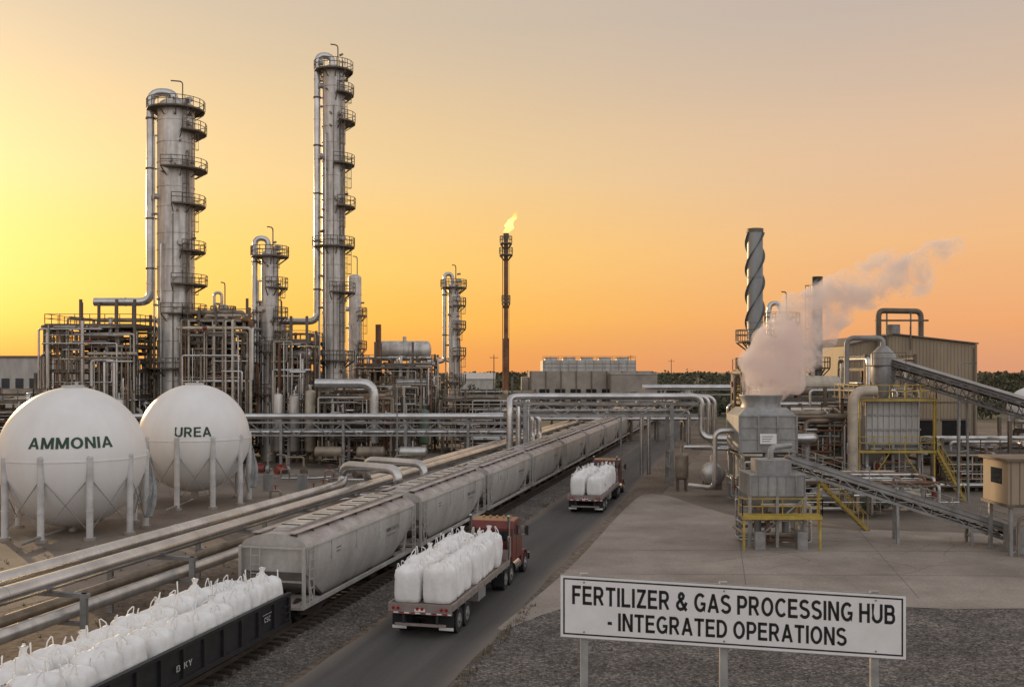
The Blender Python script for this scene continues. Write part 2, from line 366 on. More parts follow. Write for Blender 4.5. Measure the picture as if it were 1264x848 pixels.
def gravel_mat():
    m=bpy.data.materials.new('gravel'); m.use_nodes=True; nt=m.node_tree;N=nt.nodes;L=nt.links; bs=N['Principled BSDF']
    tc=N.new('ShaderNodeTexCoord')
    v=N.new('ShaderNodeTexVoronoi'); v.inputs['Scale'].default_value=11; L.new(tc.outputs['Object'],v.inputs['Vector'])
    g=N.new('ShaderNodeSeparateColor'); L.new(v.outputs['Color'],g.inputs[0])
    r=N.new('ShaderNodeValToRGB'); e=r.color_ramp.elements; e[0].color=(0.06,0.053,0.047,1); e[1].color=(0.27,0.24,0.21,1); e[1].position=1; e.new(.6).color=(0.125,0.11,0.098,1); L.new(g.outputs[0],r.inputs[0])
    n=N.new('ShaderNodeTexNoise'); n.inputs['Scale'].default_value=.3; n.inputs['Detail'].default_value=7; n.inputs['Roughness'].default_value=.7; L.new(tc.outputs['Object'],n.inputs['Vector'])
    mr=N.new('ShaderNodeMapRange'); mr.inputs[1].default_value=.35; mr.inputs[2].default_value=.65; mr.inputs[3].default_value=.6; mr.inputs[4].default_value=1.25; L.new(n.outputs['Fac'],mr.inputs[0])
    sc=N.new('ShaderNodeVectorMath'); sc.operation='SCALE'; L.new(r.outputs[0],sc.inputs[0]); L.new(mr.outputs[0],sc.inputs['Scale']); L.new(sc.outputs[0],bs.inputs['Base Color'])
    bs.inputs['Roughness'].default_value=.95
    bp=N.new('ShaderNodeBump'); bp.inputs['Strength'].default_value=1; bp.inputs['Distance'].default_value=.05; bp.invert=True; L.new(v.outputs['Distance'],bp.inputs['Height']); L.new(bp.outputs[0],bs.inputs['Normal'])
    return m
GRAV=gravel_mat()
def asphalt():
    m=mat('asphalt',(0.088,0.083,0.078),0.85,0,0.6,0.2,col2=(0.052,0.049,0.047),bump=0.3,bscale=30,fine=0.12,stretch=(1,0.06,1)); nt=m.node_tree;N=nt.nodes;L=nt.links; bs=N['Principled BSDF']
    tc=N.new('ShaderNodeTexCoord'); mp=N.new('ShaderNodeMapping'); mp.inputs['Scale'].default_value=(.35,.12,1); L.new(tc.outputs['Object'],mp.inputs[0])
    v=N.new('ShaderNodeTexNoise'); v.inputs['Scale'].default_value=1.1; v.inputs['Detail'].default_value=8; L.new(mp.outputs[0],v.inputs['Vector'])
    sp=N.new('ShaderNodeSeparateXYZ'); L.new(tc.outputs['Object'],sp.inputs[0])
    a=N.new('ShaderNodeMath'); a.operation='ADD'; a.inputs[1].default_value=12.4; L.new(sp.outputs['X'],a.inputs[0])
    ab=N.new('ShaderNodeMath'); ab.operation='ABSOLUTE'; L.new(a.outputs[0],ab.inputs[0])
    ad=N.new('ShaderNodeMath'); ad.operation='ADD'; L.new(ab.outputs[0],ad.inputs[0]); L.new(v.outputs['Fac'],ad.inputs[1])
    mr=N.new('ShaderNodeMapRange'); mr.inputs[1].default_value=2.4; mr.inputs[2].default_value=3.1; mr.inputs[4].default_value=.75; L.new(ad.outputs[0],mr.inputs[0])
    mx=N.new('ShaderNodeMix'); mx.data_type='RGBA'; mx.inputs[7].default_value=(.19,.16,.13,1)
    src=bs.inputs['Base Color'].links[0].from_socket
    L.new(mr.outputs[0],mx.inputs[0]); L.new(src,mx.inputs[6]); L.new(mx.outputs[2],bs.inputs['Base Color'])
    return m
ASP=asphalt()
CONC=mat('apron_concrete',(0.35,0.30,0.255),0.9,0,0.16,0.3,col2=(0.205,0.172,0.142),bump=0.25,bscale=7,fine=0.14)
CONC2=mat('yard_concrete',(0.24,0.20,0.162),0.9,0,0.13,0.3,col2=(0.125,0.098,0.077),bump=0.25,bscale=6,fine=0.15)

def sheet(name,pts,z,m,local=False):
    b=B(); b.add([(p[0],p[1],z) for p in pts],[tuple(range(len(pts)))],m)
    return b.obj(name,M=ROT if local else None)
sheet('gravel_ground',[(-6,-5),(70,-5),(70,60),(-2,48),(-1.5,44)],0.004,GRAV)
sheet('yard_pavement',[(-90,40),(-24,40),(-12,72),(-4,104),(2,140),(-90,140)],0.006,CONC2)
sheet('yard_pavement',[(12.5,84),(16,62),(60,56),(90,60),(90,150),(30,150)],0.006,CONC2)
sheet('track_bed',[(-21.8,-20),(-15.3,-20),(-15.3,420),(-21.8,420)],0.010,GRAV,True)
b=B(); vs=[];n=400
for i in range(n+1):
    t=-30+i*1.5 if i<200 else 270+(i-200)*3
    vs.append((-15.0+0.2*noise.noise(Vector((t*.3,0,0))),t,0.016)); vs.append((-9.75+0.22*noise.noise(Vector((t*.25,5,0))),t,0.016))
b.add(vs,[(2*i,2*i+1,2*i+3,2*i+2) for i in range(n)],ASP); b.obj('road',M=ROT)
def curve(pts,k=8):
    out=[]
    for i in range(len(pts)-1):
        p0=pts[max(i-1,0)];p1=pts[i];p2=pts[i+1];p3=pts[min(i+2,len(pts)-1)]
        for j in range(k):
            t=j/k
            out.append(tuple(0.5*((2*p1[q])+(-p0[q]+p2[q])*t+(2*p0[q]-5*p1[q]+4*p2[q]-p3[q])*t*t+(-p0[q]+3*p1[q]-3*p2[q]+p3[q])*t**3) for q in(0,1)))
    out.append(pts[-1]); return out
edge=curve([(-0.6,41.0),(3.2,54),(8.3,75),(11.2,85),(13.2,84.5),(15,77),(18,70),(26,66),(60,60)])
near=curve([(60,44),(30,44.2),(12,45),(6,46.2),(2.5,44.6),(-0.4,40.6)])
near=[(x,y+.35*noise.noise(Vector((x*.6,y,0)))) for x,y in near]
sheet('concrete_apron',edge+near,0.020,CONC)
b=B()
JM=mat('joint_dark',(0.15,0.13,0.11),0.95)
for x in (8,16,24,32):
    b.beam((x+3,46.5,0.024),(x+7,66,0.024),0.035,0.004,JM)
for y in (52,59): b.beam((5,y,0.0245),(45,y-1,0.0245),0.035,0.004,JM)
rc=random.Random(77)
for k in range(12):
    p=Vector((rc.uniform(4,26),rc.uniform(47,66),0.0247)); a=rc.uniform(0,6.28)
    for j in range(rc.randint(8,16)):
        a+=rc.uniform(-.5,.5); q=p+Vector((math.cos(a),math.sin(a),0))*.5
        if not(45.5<q.y<68 and q.x>(q.y-45)*.33+3.5): break
        b.beam(p,q,.025,.003,JM); p=q
b.obj('pavement_joints')
b=B()
for i in range(5200):
    if i<3600:
        x=random.uniform(-4,26);y=random.uniform(24,44)
        if x< -3+ (y-24)*0.15: continue
        p=Vector((x,y,0.0))
    else:
        p=R(random.choice([random.uniform(-17.2,-15.2),random.uniform(-21.6,-20.2)]),random.uniform(22,70))
    r=random.uniform(0.03,0.075)
    vs=[p+Vector((r*random.uniform(.6,1.2)*a,r*random.uniform(.6,1.2)*c2,r*random.uniform(.5,.9)*d+0.01)) for a,c2,d in((1,0,0),(0,1,0),(-1,0,0),(0,-1,0),(0,0,1))]
    b.add(vs,[(0,1,4),(1,2,4),(2,3,4),(3,0,4)],GRAV)
b.obj('gravel_stones')
WEED=mat('dry_grass',(0.15,0.12,0.06),0.95,0,.8,.4)
b=B()
for i in range(800):
    q=random.random()
    if q<.5: p=R(random.uniform(-22.8,-21.6),random.uniform(25,120))
    elif q<.62: p=R(random.uniform(-15.5,-15.1),random.uniform(25,110))
    elif q<.72: p=R(random.uniform(-9.6,-9.2),random.uniform(28,44))
    else: p=Vector((random.uniform(-30,-14),random.uniform(34,60),0))
    for k in range(7):
        a=random.uniform(0,6.28); h=random.uniform(.06,.2); d=Vector((math.cos(a),math.sin(a),0))
        o=p+d*random.uniform(0,.15); sd2=Vector((-d.y,d.x,0))*.02
        b.add([o-sd2,o+sd2,o+d*h*.6+Vector((0,0,h))],[(0,1,2)],WEED)
b.obj('dry_grass')
b=B(); SC=-18.7
for sg in(-0.75,0.75): b.box(SC+sg-0.036,SC+sg+0.036,-20,420,0.16,0.33,RAIL)
t=-10
while t<150: b.box(SC-1.3,SC+1.3,t,t+0.24,0.03,0.17,TIE); t+=0.62
b.obj('railway_track',M=ROT)

# ---------------- hopper car ----------------
def wheelset(b,y,x0=0.75,r=0.46):
    for sg in(-1,1): b.cyl((sg*x0-.07,y,r+0.33),(sg*x0+.07,y,r+0.33),r,DARK,n=20)
    b.cyl((-1,y,r+.33),(1,y,r+.33),.09,DARK)
def bogie(b,y):
    for d in(-.85,.85): wheelset(b,y+d)
    for sg in(-1,1):
        b.extr([(y-1.3,.7),(y-1.3,.95),(y-.4,1.05),(y+.4,1.05),(y+1.3,.95),(y+1.3,.7),(y+.5,.5),(y-.5,.5)],sg*1.0-.08,sg*1.0+.08,DARK)
    b.box(-1.1,1.1,y-.25,y+.25,.7,1.0,DARK)
LH=13.9
b=B()
secs=[(0.25,2.45,1.36),(0.9,2.1,1.3),(2.7,1.12,1.02),(LH-2.7,1.12,1.02),(LH-.9,2.1,1.3),(LH-.25,2.45,1.36)]
def section(zb,wb):
    side=[]
    for k in range(7):
        u=k/6; side.append((1.48-(1.48-wb)*(1-u)**2.3, zb+(3.1-zb)*u))
    side+= [(1.46,3.4),(1.40,3.58)]
    right=side+[(1.28,3.70),(.85,3.88),(.35,3.98)]
    return [(-x,z) for x,z in right]+[(x,z) for x,z in reversed(right)]
k=len(section(1,1)); vs=[]
for y,zb,wb in secs: vs+=[(x,y,z) for x,z in section(zb,wb)]
fs=[];fr=[];fe=[]
for i in range(len(secs)-1):
    for j in range(k):
        q=(i*k+j,(i+1)*k+j,(i+1)*k+(j+1)%k,i*k+(j+1)%k)
        if j==k-1: fe.append(q)
        elif 8<=j<=k-10: fr.append(q)
        else: fs.append(q)
b.add(vs,fs,HOP,True); b.add(vs,fr,HOPR); b.add(vs,fe,HOP)
b.add(vs[:k],[tuple(range(k))],HOP); b.add(vs[-k:],[tuple(reversed(range(k)))],HOP)
for sg in(-1,1):
    b.box(sg*1.36-.06,sg*1.36+.06,0.0,LH,1.0,1.16,HOP)
    b.box(sg*1.49-.03,sg*1.49+.03,.3,LH-.3,3.40,3.47,HOP)
    for y in (0.08,LH-.08): b.box(sg*1.40-.06,sg*1.40+.06,y-.06,y+.06,1.1,3.5,HOP)
    for y0 in(0.35,LH-.8):
        for zz in [1.4+.38*i for i in range(6)]: b.box(sg*1.53-.02,sg*1.53+.02,y0,y0+.42,zz,zz+.03,HOP)
        for yy in (y0,y0+.42): b.box(sg*1.53-.02,sg*1.53+.02,yy-.015,yy+.015,1.1,3.5,HOP)
    for y in [2.7,2.7+(LH-5.4)/3,2.7+2*(LH-5.4)/3,LH-2.7]:
        b.box(sg*1.487-.006,sg*1.487+.006,y-.04,y+.04,2.6,3.4,HOP)
for y0,y1 in((0,2.2),(LH-2.2,LH)):
    b.box(-1.3,1.3,y0+.02,y1-.02,.98,1.10,HOPR)
    for sg in(-1,1):
        yy=y0+1.3 if y0<1 else y1-1.3
        b.beam((sg*1.2,yy,1.1),(sg*1.2,yy+(-.5 if y0<1 else .5),2.3),.1,.1,HOP)
b.box(-.25,.25,-.35,LH+.35,.75,1.0,DARK)
for yc in (0.0,LH):
    e=0.08 if yc==0 else -.08
    b.beam((-1.4,yc+e,3.45),(1.4,yc+e,3.45),.08,.08,HOP)
    b.beam((-1.4,yc+e,2.1),(1.4,yc+e,2.1),.07,.07,HOP)
    for xx in (-.9,-.5): b.box(xx-.02,xx+.02,yc+(0.0 if yc==0 else -.04),yc+(0.04 if yc==0 else 0),1.1,3.45,HOP)
    for zz in [1.3+.36*i for i in range(6)]: b.box(-.9,-.5,yc+(0.0 if yc==0 else -.04),yc+(0.04 if yc==0 else 0),zz,zz+.04,HOP)
for yc in (4.0,LH/2,LH-4.0):
    a=[(-1.02,yc-1.3,1.12),(1.02,yc-1.3,1.12),(1.02,yc+1.3,1.12),(-1.02,yc+1.3,1.12),(-.45,yc-.3,.45),(.45,yc-.3,.45),(.45,yc+.3,.45),(-.45,yc+.3,.45)]
    b.add(a,[(0,4,5,1),(1,5,6,2),(2,6,7,3),(3,7,4,0),(4,7,6,5)],HOP)
    b.box(-.6,.6,yc-.4,yc+.4,.36,.48,DARK)
for sg in (-1,1):
    b.box(sg*.80-.17,sg*.80+.17,.2,LH-.2,4.00,4.03,HOPR)
    for y in [.4+1.6*i for i in range(9)]: b.box(sg*.80-.15,sg*.80+.15,y,y+.06,3.86,4.0,GRATE)
b.box(-.36,.36,.9,LH-.9,3.98,4.06,HOPR)
for i in range(8):
    y=1.2+i*1.55; b.box(-.40,.40,y,y+1.35,4.063,4.11,HOP); b.box(-.42,.42,y+.6,y+.66,4.11,4.14,DARK)
bogie(b,1.75); bogie(b,LH-1.75)
STD=mat('stencil_dark',(0.12,0.12,0.12),.7)
flat_text(b,'RBBX 5367-7',1.7,.18,lambda x,y:(1.484,10.2+x,2.75+y),STD)
flat_text(b,'LD LMT 203900',1.1,.08,lambda x,y:(1.482,10.0+x,2.48+y),STD)
for zz,ww in((2.95,.5),(2.8,.4)): b.box(1.481,1.487,3.2,3.2+ww,zz,zz+.05,STD)
tmp=b.obj('hopper_railcar'); hop_me=tmp.data; bpy.data.objects.remove(tmp)
for i in range(22):
    inst(hop_me,'hopper_railcar',M=Matrix.Translation(R(SC,37.0+i*14.75))@ROT)

# ---------------- bulk bags ----------------
def bag_mesh(seed,W=1.0,H=1.25):
    rnd=random.Random(seed); b=B(); n=40
    prof=[(0.90,0.0),(.97,.03),(1.01,.12),(1.03,.25),(1.04,.38),(1.04,.5),(1.03,.62),(1.01,.71),(.97,.78),(.88,.83),(.74,.865),(.56,.90),(.38,.94),(.20,1.0),(.11,1.06),(.14,1.12),(.21,1.17)]
    if rnd.random()<.5: prof[-4:]=[(.24,.95),(.16,.965),(.08,.975),(0.0,.98)]
    vs=[];off=rnd.random()*50; tw=rnd.uniform(-.5,.5)
    lean=(rnd.uniform(-.05,.05),rnd.uniform(-.05,.05)); nf=rnd.choice([7,9,11])
    for r,z in prof:
        e=7 if z<.75 else (5.5 if z<.82 else (4 if z<.88 else 2.3))
        fa=max(0,min(1,(z-.62)/.3))*.09
        for k in range(n):
            a=2*math.pi*k/n; c,s_=math.cos(a),math.sin(a)
            rr=r*W/2/((abs(c)**e+abs(s_)**e)**(1/e))
            rr*=1+noise.noise(Vector((c*1.4+off,s_*1.4,z*2.2)))*.08+noise.noise(Vector((c*4+off,s_*4,z*2.5)))*.06*(.4+z)+noise.noise(Vector((c*8+off,s_*8,z*9)))*.035
            rr*=1+fa*math.sin(a*nf+off+tw*z*6)
            corner=abs(math.sin(2*a))**4 if .5<r<.98 and z>.7 else 0
            zz=z+corner*.06+.03*noise.noise(Vector((c*3,s_*3+off,z*3)))*(1 if z>.1 else 0)
            vs.append((c*rr+lean[0]*z,s_*rr+lean[1]*z,zz*H))
    fs=[]
    for i in range(len(prof)-1):
        for k in range(n): fs.append((i*n+k,i*n+(k+1)%n,(i+1)*n+(k+1)%n,(i+1)*n+k))
    if prof[-1][0]>0: fs.append(tuple(range((len(prof)-1)*n,len(prof)*n)))
    b.add(vs,fs,BAG,True)
    for sx in(-1,1):
        for sy in(-1,1):
            x,y=sx*W*.43,sy*W*.43; hh=H*rnd.uniform(.98,1.14); ix=rnd.uniform(.05,.22)
            pts=[(x,y-sy*.14*W,H*.80),(x-sx*ix*.4,y-sy*.12,(hh+H*.88)/2),(x-sx*ix,y-sy*.06,hh),(x-sx*ix*1.1,y-sy*.02,hh*.99),(x-sx*.13*W,y,H*.82)]
            b.tube(pts,0.018,BAG,5)
    if rnd.random()<.6:
        for f in(0,1):
            for dz,ww in((0,.26),(-.055,.18),(.055,.22)):
                if f==0: b.box(W*.535,W*.545,-ww/2,ww/2,H*.42+dz,H*.42+dz+.025,BAGG)
                else: b.box(-ww/2,ww/2,-W*.545,-W*.535,H*.42+dz,H*.42+dz+.025,BAGG)
    o=b.obj('bag'); me=o.data; bpy.data.objects.remove(o); return me
bags=[bag_mesh(i) for i in range(12)]
def load_bags(parent,xs,y0,pitch,n,z,sc,jit=.05,zj=.08):
    k=0
    for i in range(n):
        for x in xs:
            k+=1
            M=Matrix.Translation((x+random.uniform(-.04,.04),y0+i*pitch+random.uniform(-jit,jit),z+random.uniform(-.02,.02)))@Matrix.Rotation(random.choice([0,1,2,3])*math.pi/2+random.uniform(-.10,.10),4,'Z')@Matrix.Diagonal((sc[0]*random.uniform(.95,1.02),sc[1]*random.uniform(.95,1.02),sc[2]*random.uniform(1-zj,1+zj),1))
            inst(random.choice(bags),'bulk_bag_%d'%k,parent,M)

# ---------------- gondola ----------------
b=B(); LG=15.2
b.box(-1.5,1.5,0,LG,.95,1.10,GOND)
for sg in(-1,1):
    b.box(sg*1.46-.04,sg*1.46+.04,0,LG,1.10,1.92,GOND)
    b.box(sg*1.48-.09,sg*1.48+.09,-.03,LG+.03,1.92,2.04,GOND)
    b.box(sg*1.52-.06,sg*1.52+.06,0,LG,.82,1.0,GOND)
    for i in range(13): 
        y=.15+i*(LG-.4)/12; b.extr([(y,1.0),(y,1.92),(y+.14,1.92),(y+.14,1.0)],sg*1.5,sg*1.60,GOND)
for y in(0,LG): b.box(-1.42,1.42,y-.05,y+.05,1.1,1.98,GOND)
b.box(-.2,.2,-.5,LG+.5,.7,.95,DARK)
for y0 in (LG-.75,0.3):
    for zz in (1.1,1.35,1.6): b.box(1.61,1.66,y0,y0+.42,zz,zz+.04,GOND)
bogie(b,1.8); bogie(b,LG-1.8)
SW=mat('stencil_white',(0.40,0.39,0.37),.8)
for tx_,yc,w_,h__,z_ in (('CSC',LG-2.05,.48,.2,1.5),):
    flat_text(b,tx_,w_,h__,lambda x,y:(1.604,yc+x,z_+y),SW)
b.box(1.602,1.606,LG-2.4,LG-1.7,1.68,1.70,SW)
flat_text(b,'B  KY',.9,.2,lambda x,y:(1.604,LG-7.6+x,1.4+y),SW)
gc=b.obj('gondola_railcar',M=Matrix.Translation(R(SC,35.6-LG))@ROT)
load_bags(gc,(-.68,.68),.85,1.24,12,1.16,(1.22,1.13,1.22),.07,.12)

# ---------------- trucks ----------------
def tyre(b,x,y,r=.52,wd=.28,out=1):
    b.cyl((x-wd/2,y,r),(x+wd/2,y,r),r,TYRE,n=24)
    e=x+out*wd/2
    b.cyl((e,y,r),(e+out*.012,y,r),r*.56,RIM,n=20)
    b.cyl((e,y,r),(e+out*.07,y,r),r*.22,RIM,n=12)
def truck(name,M,paint,LT=9.6):
    root=empty(name,M)
    b=B()
    b.box(-1.28,1.28,0,LT,1.22,1.36,WOOD)
    for sg in(-1,1):
        b.box(sg*1.30-.05,sg*1.30+.05,0,LT,1.14,1.39,REARR)
        b.box(sg*.45-.07,sg*.45+.07,.3,LT,.85,1.2,DARK)
        for i in range(9): b.box(sg*1.36-.012,sg*1.36+.012,.6+i*1.05,.7+i*1.05,1.10,1.3,STEELG)
    b.box(-1.32,1.32,-.08,-.002,.98,1.38,REARR)
    for x in (-1.1,-.9,-.1,.1,.9,1.1): b.cyl((x,-.08,1.2),(x,-.11,1.2),.065,TAIL,n=12)
    for k in range(6): b.box(-1.3+.45*k,-1.1+.45*k,-.086,-.081,1.0,1.05,TAIL); b.box(-1.1+.45*k,-.9+.45*k if k<5 else 1.3,-.086,-.081,1.0,1.05,WHITE)
    b.box(-1.05,1.05,-.06,.04,.50,.60,REARR); 
    for x in(-.7,.7): b.box(x-.05,x+.05,-.04,.02,.6,1.0,DARK)
    for x in(-.98,.98): b.box(x-.30,x+.30,.30,.33,.28,1.0,TYRE); b.box(x-.30,x+.30,.285,.30,.30,.42,WHITE)
    b.box(-.22,.22,-.095,-.088,1.08,1.2,WHITE)
    for sg in(-1,1):
        for y in(1.25,2.45):
            tyre(b,sg*1.10,y,out=sg); tyre(b,sg*.78,y,out=sg)
        b.box(sg*.8-.06,sg*.8+.06,LT-3.2,LT-3.05,.25,1.2,DARK)
    for y in (1.25,2.45): b.cyl((-1,y,.52),(1,y,.52),.08,DARK)
    b.box(-1.28,1.28,LT-.06,LT,1.38,1.9,REARR)
    b.box(.75,1.25,4.2,5.4,.6,1.12,EQG)
    b.obj('trailer',root,bevel=.012)
    b=B(); y0=LT-.6
    for sg in(-1,1):
        b.box(sg*.42-.06,sg*.42+.06,y0-.4,y0+5.6,.75,1.0,DARK)
        for y in(y0+.35,y0+1.55):
            tyre(b,sg*1.08,y,out=sg); tyre(b,sg*.76,y,out=sg)
        tyre(b,sg*1.06,y0+4.85,out=sg)
        b.cyl((sg*.98,y0+2.3,.72),(sg*.98,y0+3.5,.72),.30,CHROME,n=18)
        b.box(sg*1.05-.28,sg*1.05+.28,y0-.35,y0-.32,.3,1.0,TYRE)
    b.cyl((-1,y0+4.85,.52),(1,y0+4.85,.52),.09,DARK)
    b.obj('chassis',root)
    b=B(); c0=y0+2.15
    b.extr([(c0,.98),(c0,2.72),(c0+.25,3.02),(c0+1.55,3.06),(c0+2.12,2.18),(c0+2.12,.98)],-1.14,1.14,paint)
    b.extr([(c0+2.12,.95),(c0+2.12,2.08),(c0+2.6,2.04),(c0+3.7,1.82),(c0+3.85,1.6),(c0+3.85,.8),(c0+3.3,.8)],-.78,.78,paint)
    for sg in(-1,1):
        arc=[(y0+4.85+.74*math.cos(a),.52+.72*math.sin(a)) for a in [math.pi*k/10 for k in range(11)]]
        inner=[(y0+4.85+.62*math.cos(a),.52+.60*math.sin(a)) for a in [math.pi*k/10 for k in range(10,-1,-1)]]
        b.extr(arc+inner,min(sg*.75,sg*1.2),max(sg*.75,sg*1.2),paint)
        b.box(min(sg*.8,sg*1.16),max(sg*.8,sg*1.16),y0+2.3+1.0,y0+4.1,.45,.62,CHROME)
    b.obj('cab',root,bevel=.05)
    b=B()
    for sg in(-1,1):
        x=sg*1.146
        b.add([(x,c0+.95,2.1),(x,c0+1.85,2.1),(x,c0+1.45,2.78),(x,c0+.95,2.80)],[(0,1,2,3)],GLASS)
        b.add([(x,c0+.15,2.15),(x,c0+.6,2.15),(x,c0+.6,2.6),(x,c0+.15,2.6)],[(0,1,2,3)],GLASS)
        b.box(x-.004,x+.004,c0+.80,c0+.82,1.05,2.9,DARK)
        b.box(x-.02,x+.02,c0+.95,c0+1.1,1.85,1.89,CHROME)
        b.tube([(sg*.98,c0-.12,.9),(sg*.98,c0-.12,3.15),(sg*.98,c0-.22,3.35)],.075,CHROME,n=12)
        b.cyl((sg*.98,c0-.12,1.3),(sg*.98,c0-.12,2.3),.12,CHROME,n=14)
        b.box(sg*1.42-.1,sg*1.42+.1,c0+2.0,c0+2.05,2.05,2.55,DARK); b.beam((sg*1.14,c0+1.9,2.5),(sg*1.42,c0+2.0,2.5),.03,.03,CHROME); b.beam((sg*1.14,c0+1.9,2.1),(sg*1.42,c0+2.0,2.1),.03,.03,CHROME)
    b.add([(-.9,c0-.006,2.05),(.9,c0-.006,2.05),(.9,c0-.006,2.55),(-.9,c0-.006,2.55)],[(0,1,2,3)],GLASS)
    for x in (-.7,-.35,0,.35,.7): b.box(x-.05,x+.05,c0+1.3,c0+1.45,3.05,3.12,YEL)
    q=Vector((0,.88,.57)).normalized()*.01
    b.add([(-1.02,c0+2.06+q.y,2.28+q.z),(1.02,c0+2.06+q.y,2.28+q.z),(.95,c0+1.62+q.y,2.95+q.z),(-.95,c0+1.62+q.y,2.95+q.z)],[(0,1,2,3)],GLASS)
    b.box(-1.15,1.15,c0+3.95,c0+4.1,.45,.8,CHROME); b.box(-.55,.55,c0+3.86,c0+3.90,.85,1.6,CHROME)
    b.obj('cab_fittings',root)
    load_bags(root,(-.64,.64),.70,1.24,7,1.37,(1.17,1.10,1.22))
    return root
truck('flatbed_truck',Matrix.Translation(R(-12.55,37.6))@ROT,RED)
truck('flatbed_truck',Matrix.Translation(R(-11.6,73.2))@ROT,MAROON)

# ---------------- pipeline bundle along the track ----------------
b=B()
def line(s,z,t0,t1,r,m=PIPE):
    b.pipe([R(s,t0,z),R(s,t1,z)],r,m,n=20)
    t=t0+2
    while t<min(t1,150):
        b.cyl(R(s,t,z),R(s,t+.06,z),r*1.03,m,n=20); t+=4.0
line(-24.6,2.95,15,250,.32); line(-25.9,2.95,70,250,.30)
line(-23.9,1.85,15,130,.25,CLAD); line(-25.3,1.85,15,130,.20,PIPED)
b.pipe([R(-26.5,15,2.95),R(-26.5,63,2.95),R(-26.5,63,4.25),R(-21.8,60.8,4.25),R(-21.8,60.8,2.95),R(-21.8,210,2.95)],.32,PIPE,n=18,br=.9,flange=6)
b.pipe([R(-25.9,70,2.95),R(-25.9,65.6,2.95),R(-25.9,65.6,4.4),R(-20.9,63.4,4.4),R(-20.9,63.4,3.0),R(-20.9,74,2.2)],.27,PIPE,n=16,br=.8)
t=17
while t<200:
    for s in(-23.2,-27.2): b.beam(R(s,t,0),R(s,t,2.60),.22,.22,STEELG)
    b.beam(R(-27.4,t,2.52),R(-20.6 if t>60 else -23.0,t,2.52),.2,.16,STEELG)
    b.beam(R(-27.1,t,1.5),R(-23.1,t,1.5),.16,.14,STEELG)
    b.cbox(R(-23.2,t,.05),(.5,.5,.12),CONCW)
    t+=7.2
b.obj('pipeline')

# ---------------- storage spheres ----------------
def storage_sphere(c,r,txt,tw,th,tz,nl=10):
    b=B(); b.sphere((0,0,c[2]),r,WHITE,72)
    b.lathe((0,0,c[2]),[(r+.005,-.05),(r+.035,-.04),(r+.035,.04),(r+.005,.05)],WHITE,72,False)
    for k in range(nl):
        a=2*math.pi*(k+.5)/nl; x=math.cos(a)*(r*.985);y=math.sin(a)*(r*.985)
        b.cyl((x,y,0),(x,y,c[2]+.2),.21,LEGP,n=14); b.sphere((x,y,c[2]+.2),.21,LEGP,10)
        b.cyl((x,y,0),(x,y,.18),.36,CONCW,n=12); b.cyl((x,y,1.8),(x,y,1.86),.24,LEGP,n=14)
        a2=2*math.pi*(k+1.5)/nl; x2=math.cos(a2)*r*.985;y2=math.sin(a2)*r*.985
        b.cyl((x,y,.5),(x2,y2,c[2]-1.0),.028,STEELG,n=5); b.cyl((x2,y2,.5),(x,y,c[2]-1.0),.028,STEELG,n=5)
    b.cyl((0,0,c[2]-r-.4),(0,0,c[2]-r+.2),.3,PIPE)
    b.pipe([(0,0,.35),(0,-r-2.5,.35)],.12,PIPE,n=8)
    b.lathe((0,0,c[2]+r-.02),[(0,.12),(.7,.12),(.7,-.1)],LEGP,20,False)
    b.cyl((.2,.1,c[2]+r),(.2,.1,c[2]+r+.3),.1,LEGP)
    pts=[]
    for k in range(30):
        u=k/29; a=math.radians(0+120*u); z=c[2]-4+u*(r+3.8); rr=math.sqrt(max(.2,r*r-max(0,(z-c[2]))**2))+.4
        pts.append(Vector((rr*math.cos(a),rr*math.sin(a),z)))
    for p,q in zip(pts[:-1],pts[1:]): b.beam(p,q,.5,.08,STEELG); b.beam(p+Vector((0,0,.9)),q+Vector((0,0,.9)),.05,.05,STEELG); b.beam(p,p+Vector((0,0,.9)),.04,.04,STEELG)
    vs,fs=text_geo(txt)
    f=math.atan2(-c[1],-c[0]); 
    out=[]
    for x,y in vs:
        z=tz-c[2]+y*th; el=math.asin(z/r); a=f-.03+x*tw/r
        out.append(((r+.03)*math.cos(el)*math.cos(a),(r+.03)*math.cos(el)*math.sin(a),c[2]+(r+.03)*math.sin(el)))
    b.add(out,fs,GREEN)
    return b.obj('storage_sphere',M=Matrix.Translation((c[0],c[1],0)))
storage_sphere((-29.1,66,4.95),4.6,'AMMONIA',5.2,.70,6.12)
storage_sphere((-25.5,80,5.25),4.3,'UREA',2.75,.74,5.95)

